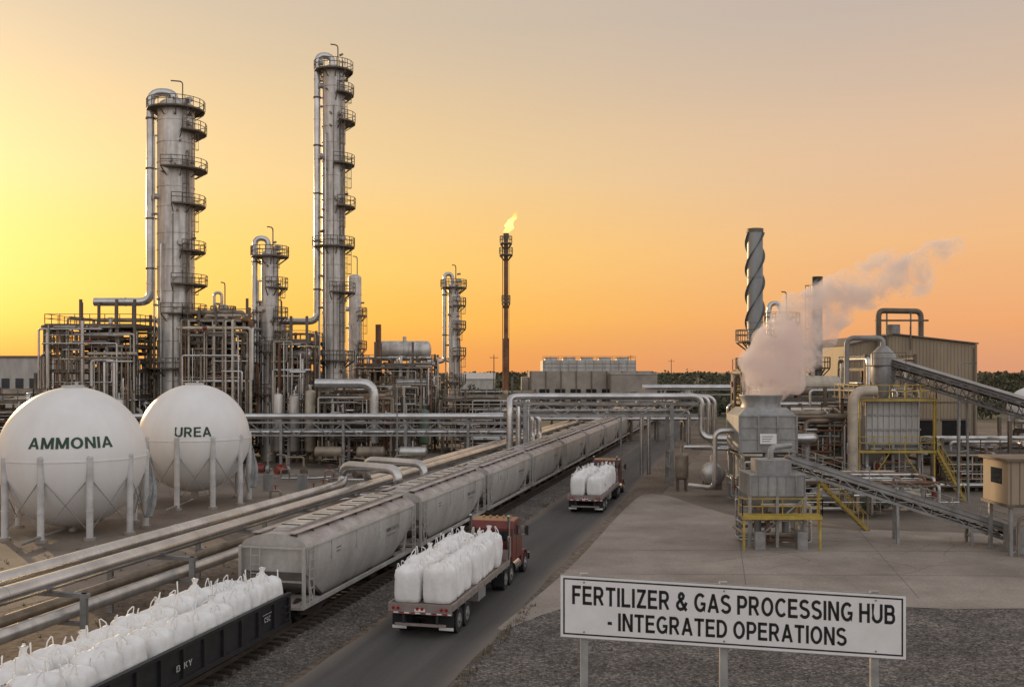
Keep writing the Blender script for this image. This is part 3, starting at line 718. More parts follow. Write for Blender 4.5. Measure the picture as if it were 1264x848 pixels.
# ---------------- distillation columns ----------------
def column(name,x,y,r,h,decks,pipe=None,base=3.0,seed=1):
    rnd=random.Random(seed); b=B()
    b.lathe((x,y,0),[(r*1.12,0),(r*1.12,base),(r,base+.8),(r,h-.01)],COLM,32)
    b.lathe((x,y,h),[(r*math.cos(a),r*.55*math.sin(a)) for a in [math.pi/2*k/6 for k in range(7)]],COLM,32)
    z=base+2
    while z<h-1:
        b.lathe((x,y,z),[(r+.005,-.06),(r+.06,-.05),(r+.06,.05),(r+.005,.06)],COLM,32,False); z+=rnd.uniform(1.6,3.2)
    for i,(zd,w,a0,a1) in enumerate(decks):
        b.ringdeck((x,y),zd,r+.08,r+w,STEEL,math.radians(a0),math.radians(a1))
        a=math.radians(rnd.uniform(200,340)); d=Vector((math.cos(a),math.sin(a),0))
        b.cyl(Vector((x,y,zd+.9))+d*(r-.1),Vector((x,y,zd+.9))+d*(r+.5),.35,COLM,n=12)
        for k in range(3):
            a=math.radians(rnd.uniform(180,360)); d=Vector((math.cos(a),math.sin(a),0)); zz=zd+rnd.uniform(-2,2)
            b.cyl(Vector((x,y,zz))+d*(r-.1),Vector((x,y,zz))+d*(r+.45),.14,PIPED,n=8)
    zs=sorted([4]+[d[0] for d in decks])
    for i in range(len(zs)-1):
        a=math.radians(-20 if i%2 else -48); rr=r+.35
        b.ladder(x+rr*math.cos(a),y+rr*math.sin(a),zs[i],zs[i+1]+1.0,STEEL,math.cos(a),math.sin(a))
    for k,(ang,rr,pr) in enumerate([(-115,r+.3,.10),(-35,r+.3,.13),(-170,r+.35,.12),(-80,r+.25,.07)]):
        a=math.radians(ang); z1=h*rnd.uniform(.45,.93)
        X=x+rr*math.cos(a);Y=y+rr*math.sin(a)
        b.pipe([(x+r*.8*math.cos(a),y+r*.8*math.sin(a),z1),(X,Y,z1),(X,Y,2)],pr,PIPED if k%2 else PIPE,n=7,br=.2)
    if pipe:
        pr,off,zb,endx=pipe
        b.pipe([(x-.2,y,h+.3),(x-.2,y,h+1.9),(x-off,y-.3,h+1.9),(x-off,y-.3,zb),(endx,y-.3,zb)],pr,PIPE,n=16,br=pr*2.6,flange=5)
        z=zb+4
        while z<h:
            b.beam((x-off,y-.3,z),(x-r*.9,y-.1,z),.15,.12,STEEL); b.lathe((x-off,y-.3,z),[(pr+.08,-.1),(pr+.08,.1)],STEEL,14,False); z+=6
    b.pipe([(x+.4*r,y-.2,h+.2),(x+.4*r,y-.2,h+3.2),(x-.2*r,y-.6,h+3.2)],.08,STEEL,n=6,br=.4)
    return b.obj(name)
column('distillation_column',-40.5,120,2.15,42.2,[(17.5,1.4,-100,60),(21.0,1.5,-80,80),(25.0,1.3,-60,90),(30.5,1.3,-80,80),(34.8,1.5,-100,60),(39.3,1.4,-60,100),(42.0,1.2,0,360),(6,1.3,0,360),(11,1.4,0,360)],(.5,2.95,18.9,-50.2),seed=3)
column('distillation_column',-22.4,125,1.42,48.2,[(12,1.2,0,360),(20.5,1.3,-90,90),(26.2,1.2,-180,60),(31.2,1.3,-70,90),(36.5,1.2,-80,60),(41.8,1.3,-60,100),(45.3,1.1,-70,60),(48.2,1.0,0,360),(6,1.2,0,360)],(.42,2.0,16.8,-29.4),seed=5)
column('distillation_column',-28.7,118,1.0,24.4,[(8,1.1,0,360),(13,1.1,-100,60),(17,1.1,-60,100),(20.5,1.1,-90,60),(24.2,1.2,0,360)],(.32,1.7,7.5,-34),seed=8)
column('distillation_column',-23.7,150,1.0,24.6,[(14,.8,-60,40),(19,.8,-60,60)],None,seed=11)
column('distillation_column',-8.8,150,.85,23.3,[(9,1,0,360),(13,1,-90,60),(17,1,-90,90),(20.5,1,-90,60),(23.2,1.1,0,360)],(.3,1.35,12,-13.5),seed=13)
column('distillation_column',-38.0,131,.7,19,[(13,.9,0,360),(18,.9,0,360)],(.2,1.1,12,-41),seed=17)
column('distillation_column',-31.5,135,.8,17,[(12,.9,0,360),(16,.9,0,360)],None,seed=19)

# ---------------- flare stack ----------------
b=B(); fx,fy=-1.0,165
b.cyl((fx,fy,0),(fx,fy,16),.5,RUST,n=16); b.cyl((fx,fy,16),(fx,fy,32.5),.36,RUST,n=16); b.cyl((fx,fy,32.5),(fx,fy,33.4),.5,STEEL,n=14)
b.ladder(fx+.5,fy,1,32,RUST,1,0,False)
for z,w in ((29.9,1.1),(31.8,1.0),(22,.7)): b.ringdeck((fx,fy),z,.4,w,STEEL)
b.cyl((fx-.55,fy-.2,3),(fx-.55,fy-.2,33.0),.06,RUST,n=6)
fo=b.obj('flare_stack')
def flame_mat():
    m=bpy.data.materials.new('flame'); m.use_nodes=True; nt=m.node_tree;N=nt.nodes;L=nt.links; N.clear()
    o=N.new('ShaderNodeOutputMaterial'); e=N.new('ShaderNodeEmission'); t=N.new('ShaderNodeBsdfTransparent'); mx=N.new('ShaderNodeMixShader'); L.new(mx.outputs[0],o.inputs[0])
    tc=N.new('ShaderNodeTexCoord'); sp=N.new('ShaderNodeSeparateXYZ'); L.new(tc.outputs['Object'],sp.inputs[0])
    mr=N.new('ShaderNodeMapRange'); mr.inputs[1].default_value=33.3; mr.inputs[2].default_value=37.2; L.new(sp.outputs['Z'],mr.inputs[0])
    r=N.new('ShaderNodeValToRGB'); el=r.color_ramp.elements; el[0].color=(1,.55,.16,1); el[1].color=(1,.36,.06,1); el.new(.45).color=(1,.68,.25,1); L.new(mr.outputs[0],r.inputs[0]); L.new(r.outputs[0],e.inputs[0]); e.inputs[1].default_value=1.8
    n=N.new('ShaderNodeTexNoise'); n.inputs['Scale'].default_value=1.6; L.new(tc.outputs['Object'],n.inputs['Vector'])
    ad=N.new('ShaderNodeMath'); ad.operation='MULTIPLY_ADD'; ad.inputs[1].default_value=-.9; ad.inputs[2].default_value=1.65
    L.new(mr.outputs[0],ad.inputs[0]); mu=N.new('ShaderNodeMath'); mu.operation='MULTIPLY'; mu.use_clamp=True; L.new(ad.outputs[0],mu.inputs[0])
    m2=N.new('ShaderNodeMapRange'); m2.inputs[1].default_value=.3; m2.inputs[2].default_value=.55; m2.inputs[3].default_value=.35; L.new(n.outputs['Fac'],m2.inputs[0]); L.new(m2.outputs[0],mu.inputs[1])
    L.new(mu.outputs[0],mx.inputs[0]); L.new(t.outputs[0],mx.inputs[1]); L.new(e.outputs[0],mx.inputs[2]); return m
FLAME=flame_mat()
b=B()
def tongue(x0,z0,hgt,r0,lean,sd_):
    vs=[];fs=[];n=14;K=18
    for i in range(K+1):
        u=i/K; r=r0*max(.02,math.sin(math.pi*min(1,u*.9+.1)))**.8*(1-u*.45)
        cx=x0+.22*math.sin(u*6+sd_)+lean*u**1.3
        for k in range(n):
            a=2*math.pi*k/n; rr=r*(1+.6*noise.noise(Vector((math.cos(a)*1.3+sd_,math.sin(a)*1.3,u*5))))
            vs.append((fx+cx+rr*math.cos(a),fy+rr*math.sin(a),z0+hgt*u+.2*noise.noise(Vector((k,u*3,sd_)))))
    for i in range(K):
        for k in range(n): fs.append((i*n+k,i*n+(k+1)%n,(i+1)*n+(k+1)%n,(i+1)*n+k))
    b.add(vs,fs,FLAME,True)
tongue(0,33.3,3.0,.85,1.3,0); tongue(.6,34.2,2.6,.55,1.0,3); tongue(1.3,35.6,1.5,.32,.6,7)
b.obj('flame',fo)

# ---------------- process structures ----------------
def structure(b,x0,x1,y0,y1,levels,nx,ny,rnd,st=STEEL,rails=STEEL,deck=True):
    xs=[x0+(x1-x0)*i/nx for i in range(nx+1)]; ys=[y0+(y1-y0)*i/ny for i in range(ny+1)]
    top=levels[-1]
    for x in xs:
        for y in ys: b.beam((x,y,0),(x,y,top+(rnd.choice([0,0,1.5,3]))),.28,.28,st)
    for z in levels:
        for y in ys: b.beam((x0,y,z),(x1,y,z),.2,.34,st)
        for x in xs: b.beam((x,y0,z-.03),(x,y1,z-.03),.18,.3,st)
        if deck:
            b.box(x0,x1,y0,y1,z+.175,z+.22,GRATE)
            b.rail([(x0,y1,z+.22),(x0,y0,z+.22),(x1,y0,z+.22),(x1,y1,z+.22)],rails)
    zz=[0]+list(levels)
    for i in range(len(zz)-1):
        for j in range(nx):
            q=rnd.random()
            if q<.4: b.beam((xs[j],y0,zz[i]),(xs[j+1],y0,zz[i+1]),.12,.12,st)
            elif q<.6: b.beam((xs[j+1],y0,zz[i]),(xs[j],y0,zz[i+1]),.12,.12,st)
def clutter(b,x0,x1,y0,y1,z0,z1,n,rnd,rmin=.07,rmax=.26,mats=(PIPE,PIPE,PIPED,PIPEW,CLAD,PIPED,STEEL,RUST)):
    for i in range(n):
        p=Vector((rnd.uniform(x0,x1),rnd.uniform(y0,y1),rnd.uniform(z0,z1))); pts=[p.copy()]
        ax=rnd.choice([0,2,0,2,1]); 
        for k in range(rnd.randint(2,5)):
            q=p.copy(); lo=(x0,y0,z0)[ax];hi=(x1,y1,z1)[ax]
            q[ax]=rnd.uniform(lo,hi)
            if abs(q[ax]-p[ax])<1: q[ax]=lo if p[ax]>(lo+hi)/2 else hi
            pts.append(q.copy()); p=q; ax=rnd.choice([a for a in(0,1,2) if a!=ax])
        r=rnd.uniform(rmin,rmax)
        b.pipe(pts,r,rnd.choice(mats),n=8,br=r*2.2)
        if rnd.random()<.5:
            m=(pts[0]+pts[1])/2; d=(pts[1]-pts[0]).normalized()
            b.cyl(m-d*.25,m+d*.25,r*1.7,rnd.choice((PIPED,STEELG,DKRED)),n=8)
def drum(b,c,L_,r,m,ax='x',legs=True):
    c=Vector(c); d=Vector((1,0,0)) if ax=='x' else Vector((0,1,0))
    pts=[c-d*(L_/2+r*.45)];rad=[.02]
    for k in range(1,6):
        a=math.pi/2*k/5; pts.append(c-d*(L_/2+r*.45*math.cos(a))); rad.append(r*math.sin(a))
    pts+= [c+(p_-c)*-1 for p_ in reversed(pts)]; rad+=list(reversed(rad))
    b.tube(pts,rad,m,20,False)
    for u in(-.3,0,.3): b.cyl(c+d*L_*u-d*.04,c+d*L_*u+d*.04,r*1.03,m,n=20)
    if legs:
        for u in(-.32,.32):
            q=c+d*L_*u; b.cbox((q.x,q.y,c.z-r*.95),(.35 if ax=='x' else r*1.5,.35 if ax!='x' else r*1.5,r*.9),STEEL)
    b.cyl(c+Vector((0,0,r)),c+Vector((0,0,r+.6)),r*.2,m,n=8)
def vvessel(b,x,y,z0,z1,r,m):
    b.lathe((x,y,0),[(0,z0)]+[(r*math.sin(a),z0+r*.5*(1-math.cos(a))) for a in [math.pi/2*k/5 for k in range(1,6)]]+[(r*math.cos(a),z1-r*.5+r*.5*math.sin(a)) for a in [math.pi/2*k/5 for k in range(6)]],m,20)
    for a in(45,135,225,315):
        ra=math.radians(a); b.cyl((x+r*.85*math.cos(ra),y+r*.85*math.sin(ra),max(0,z0-1.5)),(x+r*.85*math.cos(ra),y+r*.85*math.sin(ra),z0+.5),.08,STEEL,n=6)
    b.cyl((x,y,z1-.1),(x,y,z1+.6),r*.15,m,n=8)
def unit(name,x0,x1,y0,y1,levels,nx,ny,n,seed,extra=None,**k):
    b=B(); r_=random.Random(seed); structure(b,x0,x1,y0,y1,levels,nx,ny,r_,**k)
    clutter(b,x0-.5,x1+.5,y0-.6,y1,.6,levels[-1]+1.0,n,r_)
    clutter(b,x0,x1,y0-.8,y0,.6,levels[-1],int(n*.8),r_,.04,.13)
    if extra: extra(b,r_)
    return b.obj(name)
def exA(b,r):
    for i in range(4): drum(b,(r.uniform(-52,-44),116.5+r.uniform(-2,4),[5.2,9.3,13.4,9.4][i]+1.1),r.uniform(3,5),r.uniform(.6,.95),r.choice((CLAD,PIPEW,PIPED)))
    for i in range(4): vvessel(b,-54+3.2*i,112.5,1.5,r.uniform(5,9),.7,r.choice((CLAD,PIPEW)))
unit('process_unit_structure',-53.5,-43.2,114,124,[4.5,7.6,10.6,13.4,15.8],5,2,85,1,exA)
def exB(b,r):
    for i in range(3): drum(b,(r.uniform(-37,-32),118,[6.2,10.5,14.2][i]),3.4,r.uniform(.6,.9),r.choice((CLAD,PIPEW)))
    for i in range(3): vvessel(b,-37+2.6*i,112.5,1.2,r.uniform(5,8),.65,r.choice((CLAD,PIPEW)))
unit('process_unit_structure',-37.9,-30.2,114.5,127,[4.8,7.8,10.8,13.8,16.4],4,2,80,2,exB)
def exC(b,r):
    for i in range(3): vvessel(b,-27+1.9*i,114.8,1.2,r.uniform(6,10),.6,r.choice((CLAD,PIPEW,COLM)))
    drum(b,(-25.5,118,12.6),2.8,.8,CLAD)
unit('process_unit_structure',-27.6,-23.9,116,127,[4.5,8.2,11.6,14.0],2,2,48,3,exC)
def exD(b,r):
    drum(b,(-15,139,13.5),6.3,1.3,COLM); b.box(-18,-12,137.5,140.5,12.0,12.3,STEEL)
    b.cyl((-18.4,137,8),(-18.4,137,17),.4,RUST,n=12)
    for i in range(4): vvessel(b,-19+2.6*i,127,1.2,r.uniform(4,8),.7,r.choice((CLAD,PIPEW,EQGREEN)))
    drum(b,(-13,130,8.9),4,.8,CLAD)
unit('process_unit_structure',-20.3,-10.5,130,141,[4,7.8,11.4],4,2,60,4,exD)
def exE(b,r):
    for i in range(5): vvessel(b,-64+3.3*i,108,1,r.uniform(3.5,6),.8,r.choice((CLAD,PIPEW)))
unit('process_unit_structure',-68,-50,104,112,[4.2,7.4],5,1,60,5,exE)
unit('process_unit_structure',-9,3,128,138,[3.8,6.8],4,1,40,6)
def exF(b,r):
    b.pipe([(-22.2,112.5,9.2),(-15.6,112.5,9.2),(-15.6,112.5,2.5)],.55,PIPE,n=16,br=1.5,flange=3)
    for i in range(3): drum(b,(-20+4.6*i,108.5,1.8),2.6,.6,r.choice((CLAD,PIPEW,PIPED)))
unit('process_unit_structure',-22,-13.5,113.8,122,[4.2,7.6],3,1,44,7,exF)
unit('process_unit_structure',-43,-38,124,132,[6,11,15],2,1,34,71)
for i,(x,y,m) in enumerate([(-25.2,101,DKRED),(-23,100,DKRED),(-20.5,98,STEEL),(-33,100,EQG),(-17,101,EQG),(-28.5,99,STEEL),(-12,100,EQGREEN),(-36,97,EQG),(-14.5,96,STEEL),(-31,94,STEEL)]):
    b=B(); b.box(-1.2,1.2,-.5,.5,0.02,.25,CONCW); b.cyl((-.9,0,.7),(.1,0,.7),.38,m,n=14); b.cyl((.3,0,.65),(.6,0,.65),.42,STEELG,n=14); b.cyl((.1,0,.7),(.9,0,.65),.1,STEELG); b.pipe([(.45,0,.9),(.45,0,2.1),(.45,1.5,2.1)],.10,PIPED,n=8); b.box(-.5,-.2,-.2,.2,1.05,1.3,m)
    b.obj('process_pump',M=Matrix.Translation((x,y,0))@Matrix.Rotation(i*.9,4,'Z'))
b=B(); rl=random.Random(50)
for i in range(7):
    x=rl.uniform(-24,-14); y=rl.uniform(72,96)
    b.pipe([(x,y,.35),(x+rl.uniform(2,6),y+.1,.35),(x+6,y+rl.uniform(1,4),.35)],.1,rl.choice((PIPED,PIPE)),n=8,br=.3)
    b.pipe([(x,y,.3),(x,y,1.2),(x+.8,y,1.2),(x+.8,y,.2)],.09,PIPED,n=8,br=.2); b.cyl((x+.4,y,1.2),(x+.4,y,1.6),.05,DKRED); b.cyl((x+.4,y,1.58),(x+.4,y,1.62),.2,DKRED)
for i in range(4): b.box(-22+3*i,-21.2+3*i,88,88.4,.02,1.5,EQG)
b.obj('valve_manifold')

b=B()
x=-66
while x<=2:
    for y in(108.6,112.4): b.beam((x,y,0),(x,y,5.2),.28,.28,STEELG)
    b.beam((x,108.4,5.1),(x,112.6,5.1),.25,.3,STEELG); b.beam((x,108.4,3.6),(x,112.6,3.6),.2,.25,STEELG)
    if x<1:
        for z in (3.6,5.0): b.beam((x,108.55,z),(x+6.8,108.55,z),.16,.2,STEELG)
        for k in range(4):
            xa=x+1.7*k
            b.beam((xa,108.55,3.6 if k%2 else 5.0),(xa+1.7,108.55,5.0 if k%2 else 3.6),.1,.1,STEELG)
    x+=6.8
r_=random.Random(4)
for y,z,r in[(108.9,5.65,.34),(109.7,5.5,.22),(110.4,5.6,.3),(111.2,5.5,.2),(111.9,5.6,.28),(109,3.95,.2),(109.8,3.95,.16),(110.8,4.0,.22),(111.8,3.95,.18)]:
    b.pipe([(-68,y,z),(1.0,y,z)],r,r_.choice((PIPE,PIPE,CLAD)),n=10,flange=6)
for k,(y,z) in enumerate([(108.9,5.65),(110.4,5.6)]):
    b.pipe([(1.0,y,z),(2.2+k*.8,y,z),(2.2+k*.8,y,3.2),(2.2+k*.8,y-8,3.2)],.3,PIPE,n=12,br=.8)
b.obj('pipe_rack')

b=B()
for x,y in((14.8,92.2),(14.8,95.0),(1.2,92.2),(1.2,95.0)): b.beam((x,y,0),(x,y,7.7),.32,.32,STEELG)
for y in(92.2,95.0):
    for z in(6.5,7.6): b.beam((-.8,y,z),(17.2,y,z),.2,.24,STEELG)
    for k in range(10):
        xa=-.8+1.8*k; b.beam((xa,y,6.5 if k%2 else 7.6),(xa+1.8,y,7.6 if k%2 else 6.5),.1,.1,STEELG)
for k in range(11): b.beam((-.8+1.8*k,92,7.65),(-.8+1.8*k,95.2,7.65),.14,.16,STEELG)
for z in (1.5,3,4.5): b.beam((14.8,92.2,z),(14.8,95,z),.15,.15,STEELG)
for i,(y,z,r,xl,xr) in enumerate([(92.4,8.25,.30,-.2,17.6),(93.3,8.2,.26,.6,18.4),(94.3,8.15,.24,1.5,19.2)]):
    b.pipe([(xl,y-1.0,2.9),(xl,y-1.0,z-.9),(xl,y,z),(xr,y,z),(xr,y,4.4-i*.5),(xr+6,y-3,4.4-i*.5)],r,PIPE,n=14,br=.9,flange=4.5)
b.pipe([(-.9,93.5,6.9),(16.6,93.5,6.9),(16.6,93.5,3.4),(24,91,3.4)],.18,PIPE,n=10,br=.5)
for x in(12.9,13.6): b.pipe([(x,99,6.2),(x,99,.3)],.2,PIPE,n=8)
b.obj('overhead_pipe_bridge')
b=B()
for x in(30,44,58): 
    for y in(195,199): b.beam((x,y,0),(x,y,7),.4,.4,STEELG)
for y,z,r in((195,7.4,.4),(196.5,7.4,.3),(198,7.5,.45)): b.pipe([(26,y,z),(60,y,z),(60,y,2)],r,PIPE,n=10)
for z in(6,7): b.beam((26,195,z),(60,195,z),.3,.3,STEELG)
b.obj('pipe_rack')
b=B()
for i in range(12):
    x=-2+i*4
    for y in (150,153): b.beam((x,y,0),(x,y,5.2),.3,.3,STEEL)
    b.beam((x,149.5,5),(x,153.5,5),.25,.3,STEEL); b.beam((x,149.5,3),(x,153.5,3),.25,.3,STEEL)
for y,z,r in((149.8,5.5,.3),(150.8,5.4,.2),(151.6,5.5,.3),(152.8,5.4,.25),(150,3.4,.25),(151.6,3.4,.25)): b.pipe([(-30,y,z),(30,y,z)],r,random.choice((PIPE,PIPED)),n=8)
b.obj('pipe_rack')

# ---------------- cooling tower block far ----------------
b=B()
b.box(4.5,36,255,285,0,10.6,CONCW); b.box(2.5,4.3,258,280,0,9.0,CONCW)
for i in range(9): b.box(4.6+i*3.9,4.9+i*3.9,254.8,255,0,10.6,TANR)
b.box(6,33,255.5,257,7.2,9.4,EQG); b.box(8,32,258,282,10.6,13.4,EQL)
for i in range(12): b.box(8.1+i*2.17,8.25+i*2.17,257.9,258,10.6,13.4,EQG)
for z in(11.5,12.5): b.box(8,32,257.85,257.9,z,z+.12,EQG)
for i in range(5): b.lathe((10.5+i*4.8,268,13.4),[(1.9,0),(1.7,.5),(1.9,.9)],EQL,20)
b.rail([(8,258,13.4),(32,258,13.4)],STEEL,1.0,.05,2)
for i in range(7): b.box(7+i*4,9.6+i*4,254.85,254.95,1,6,INS)
b.box(25,36.5,250,254.7,0,9.8,CONCW); b.box(24.8,36.7,249.8,254.75,9.8,10.1,EQL)
b.obj('cooling_tower_building')
b=B(); b.box(-80,-69,150,165,0,12.6,EQL); b.box(-80.2,-68.8,149.8,165.2,12.6,12.9,TANR)
for i in range(5): b.box(-79+i*2.1,-77.8+i*2.1,149.94,149.99,8,9.5,GLASS)
b.obj('plant_building')
b=B(); b.box(-90,-80.5,152,170,0,10.2,TAN); b.box(-90.2,-80.3,151.8,170.2,10.2,10.5,ROOFL); b.box(-88,-85,151.9,151.96,0,4,INS); b.obj('plant_building')
for x0,x1,y,h in((95,125,330,7),(150,190,420,8),(-20,-6,330,8),(-150,-120,300,9)):
    b=B(); b.box(x0,x1,y,y+25,0,h,EQL); b.add([(x0-.4,y-.4,h),(x1+.4,y-.4,h),(x1+.4,y+12.5,h+2),(x0-.4,y+12.5,h+2),(x1+.4,y+25.4,h),(x0-.4,y+25.4,h)],[(0,1,2,3),(3,2,4,5)],ROOFL)
    for k in range(3): b.box(x0+3+k*(x1-x0)/3.2,x0+7+k*(x1-x0)/3.2,y-.06,y-.02,0,4.5,INS)
    b.obj('warehouse')

# ---------------- right facility ----------------
b=B(); sx,sy=24.4,100
b.cyl((sx,sy,0),(sx,sy,24.8),.78,STACKM,n=28,caps=False); b.cyl((sx,sy,24.5),(sx,sy,24.86),.84,STEEL,n=28,caps=False)
b.lathe((sx,sy,24.4),[(.0,0),(.72,0)],INS,20)
for k in range(3):
    K=60; vs=[]
    for i in range(K+1):
        u=i/K; a=2*math.pi*(k/3+u*1.25); z=14.5+9.9*u
        for rr,dz in((.77,-.07),(1.0,-.04),(1.0,.04),(.77,.07)): vs.append((sx+rr*math.cos(a),sy+rr*math.sin(a),z+dz))
    fs=[]
    for i in range(K):
        for j in range(3): fs.append((i*4+j,(i+1)*4+j,(i+1)*4+j+1,i*4+j+1))
    b.add(vs,fs,STRAKE)
for z in(8,10.8,13.6): b.ringdeck((sx,sy),z,.8,1.9,YEL if z<9 else STEEL)
b.ladder(sx+1.1,sy-.5,1,14,STEEL,1,-.3)
for z in (4,7,12,15.5,20): b.lathe((sx,sy,z),[(.79,-.07),(.84,-.05),(.84,.05),(.79,.07)],STACKM,28,False)
b.obj('exhaust_stack')
b=B(); sx,sy=33.7,110
b.cyl((sx,sy,0),(sx,sy,20),.58,STACKM,n=20); b.cyl((sx,sy,20),(sx,sy,21),.62,BLACK,n=20)
for z in(6,10,14,17): b.lathe((sx,sy,z),[(.585,-.07),(.64,-.05),(.64,.05),(.585,.07)],STACKM,20,False)
b.ladder(sx-.7,sy-.3,1,20,STEEL,-1,-.3); b.ringdeck((sx,sy),11,.6,1.4,STEEL)
b.obj('exhaust_stack')
column('scrubber_column',31.2,115,1.1,16.5,[(10,1,0,360),(16.2,.9,0,360)],(.3,1.6,9,27),seed=23)
b=B()
b.box(17.8,22.3,78,82.4,4.3,7.1,EQG)
b.add([(17.8,78,7.1),(22.3,78,7.1),(22.3,82.4,7.1),(17.8,82.4,7.1),(18.4,78.5,7.7),(21.7,78.5,7.7),(21.7,81.9,7.7),(18.4,81.9,7.7)],[(0,1,5,4),(1,2,6,5),(2,3,7,6),(3,0,4,7),(4,5,6,7)],EQG)
for z in(4.3,5.3,6.2,7.08): b.box(17.72,22.38,77.92,77.99,z-.06,z+.06,EQG); b.box(22.31,22.38,78,82.4,z-.06,z+.06,EQG)
for x in(17.8,19.3,20.8,22.3): b.box(x-.07,x+.07,77.9,77.97,4.3,7.1,STEELG)
b.lathe((20.05,80.2,7.7),[(1.6,0),(1.5,.35),(1.7,.9),(1.73,1.0),(1.65,1.0),(1.45,.35),(0,.3)],EQG,28)
b.box(19.4,20.7,77.86,77.9,4.9,5.7,BOARD); 
for i in range(3): b.box(19.55,20.4-.1*i,77.85,77.858,5.45-.18*i,5.5-.18*i,STD)
for x in(18,20,22.1):
    for y in(78.2,82.2): b.beam((x,y,0),(x,y,4.3),.28,.28,EQG)
b.add([(18.3,78.5,4.3),(21.8,78.5,4.3),(21.8,82,4.3),(18.3,82,4.3),(19.4,79.6,2.6),(20.7,79.6,2.6),(20.7,80.9,2.6),(19.4,80.9,2.6)],[(0,4,5,1),(1,5,6,2),(2,6,7,3),(3,7,4,0),(4,7,6,5)],EQG)
b.pipe([(17.8,80,5.8),(16.3,80,5.8),(16.3,80,1.2),(14.6,82,1.2)],.2,PIPE,n=12,br=.7)
b.pipe([(22.3,80,5.2),(24.5,80,5.2),(24.5,83,5.2),(24.5,83,1)],.4,PIPE,n=12,br=1)
for x in (18,20): b.beam((x,78.2,.3),(x+2,78.2,4.2),.1,.1,EQG)
clutter(b,17.5,23,77,83,.4,4,18,random.Random(91),.05,.15)
b.obj('process_cooler')
b=B(); drum(b,(17.0,84.5,1.9),1.2,.95,CLAD,'y'); b.pipe([(17,84,2.8),(17,84,4.2),(14.5,84,4.2)],.15,PIPE,n=8); vvessel(b,15.0,88,1,3.4,.6,PIPED); b.obj('receiver_drum')

b=B(); hx0,hx1,hy0,hy1=14.3,17.6,59.8,62.6
b.box(hx0,hx1,hy0,hy1,3.1,4.3,EQG); 
for x in [hx0+.55*i for i in range(7)]: b.box(x-.03,x+.03,hy0-.06,hy0-.003,3.1,4.3,STEELG)
b.box(hx0-.06,hx1+.06,hy0-.08,hy1+.08,4.3,4.4,STEELG)
for xc in (15.1,16.8):
    b.add([(xc-.8,hy0,3.1),(xc+.8,hy0,3.1),(xc+.8,hy1,3.1),(xc-.8,hy1,3.1),(xc-.2,60.9,1.7),(xc+.2,60.9,1.7),(xc+.2,61.5,1.7),(xc-.2,61.5,1.7)],[(0,4,5,1),(1,5,6,2),(2,6,7,3),(3,7,4,0)],EQG)
    b.cyl((xc,61.2,.6),(xc,61.2,1.75),.22,STEELG)
for x in(hx0,hx1,(hx0+hx1)/2):
    for y in(hy0+.1,hy1-.1): b.beam((x,y,0),(x,y,3.2),.18,.18,EQG)
b.box(hx0-.7,hx1+.7,hy0-1.1,hy0-.1,2.0,2.08,YEL); b.rail([(hx0-.7,hy0-.1,2.08),(hx0-.7,hy0-1.1,2.08),(hx1+.7,hy0-1.1,2.08),(hx1+.7,hy0-.1,2.08)],YEL,1.0,.03,1.0)
for x in(hx0-.6,hx1+.6): b.beam((x,hy0-1,0),(x,hy0-1,2.0),.12,.12,YEL)
b.beam((hx0-.7,hy0-1.1,1.95),(hx1+.7,hy0-1.1,1.95),.1,.2,YEL)
b.beam((hx0,hy0,.2),(hx1,hy0,3),.08,.08,EQG)
b.box(14.9,16.9,60.2,62.2,4.4,5.2,EQG); b.pipe([(15.9,61.2,5.2),(15.9,61.2,5.9),(17.6,63,5.9)],.18,EQG,n=10)
clutter(b,14,18,60,63,.3,2.6,14,random.Random(92),.04,.11)
for xx in (14.7,17.2): b.box(xx-.3,xx+.3,58.9,59.3,.02,1.1,STEELG)
b.obj('loading_hopper')

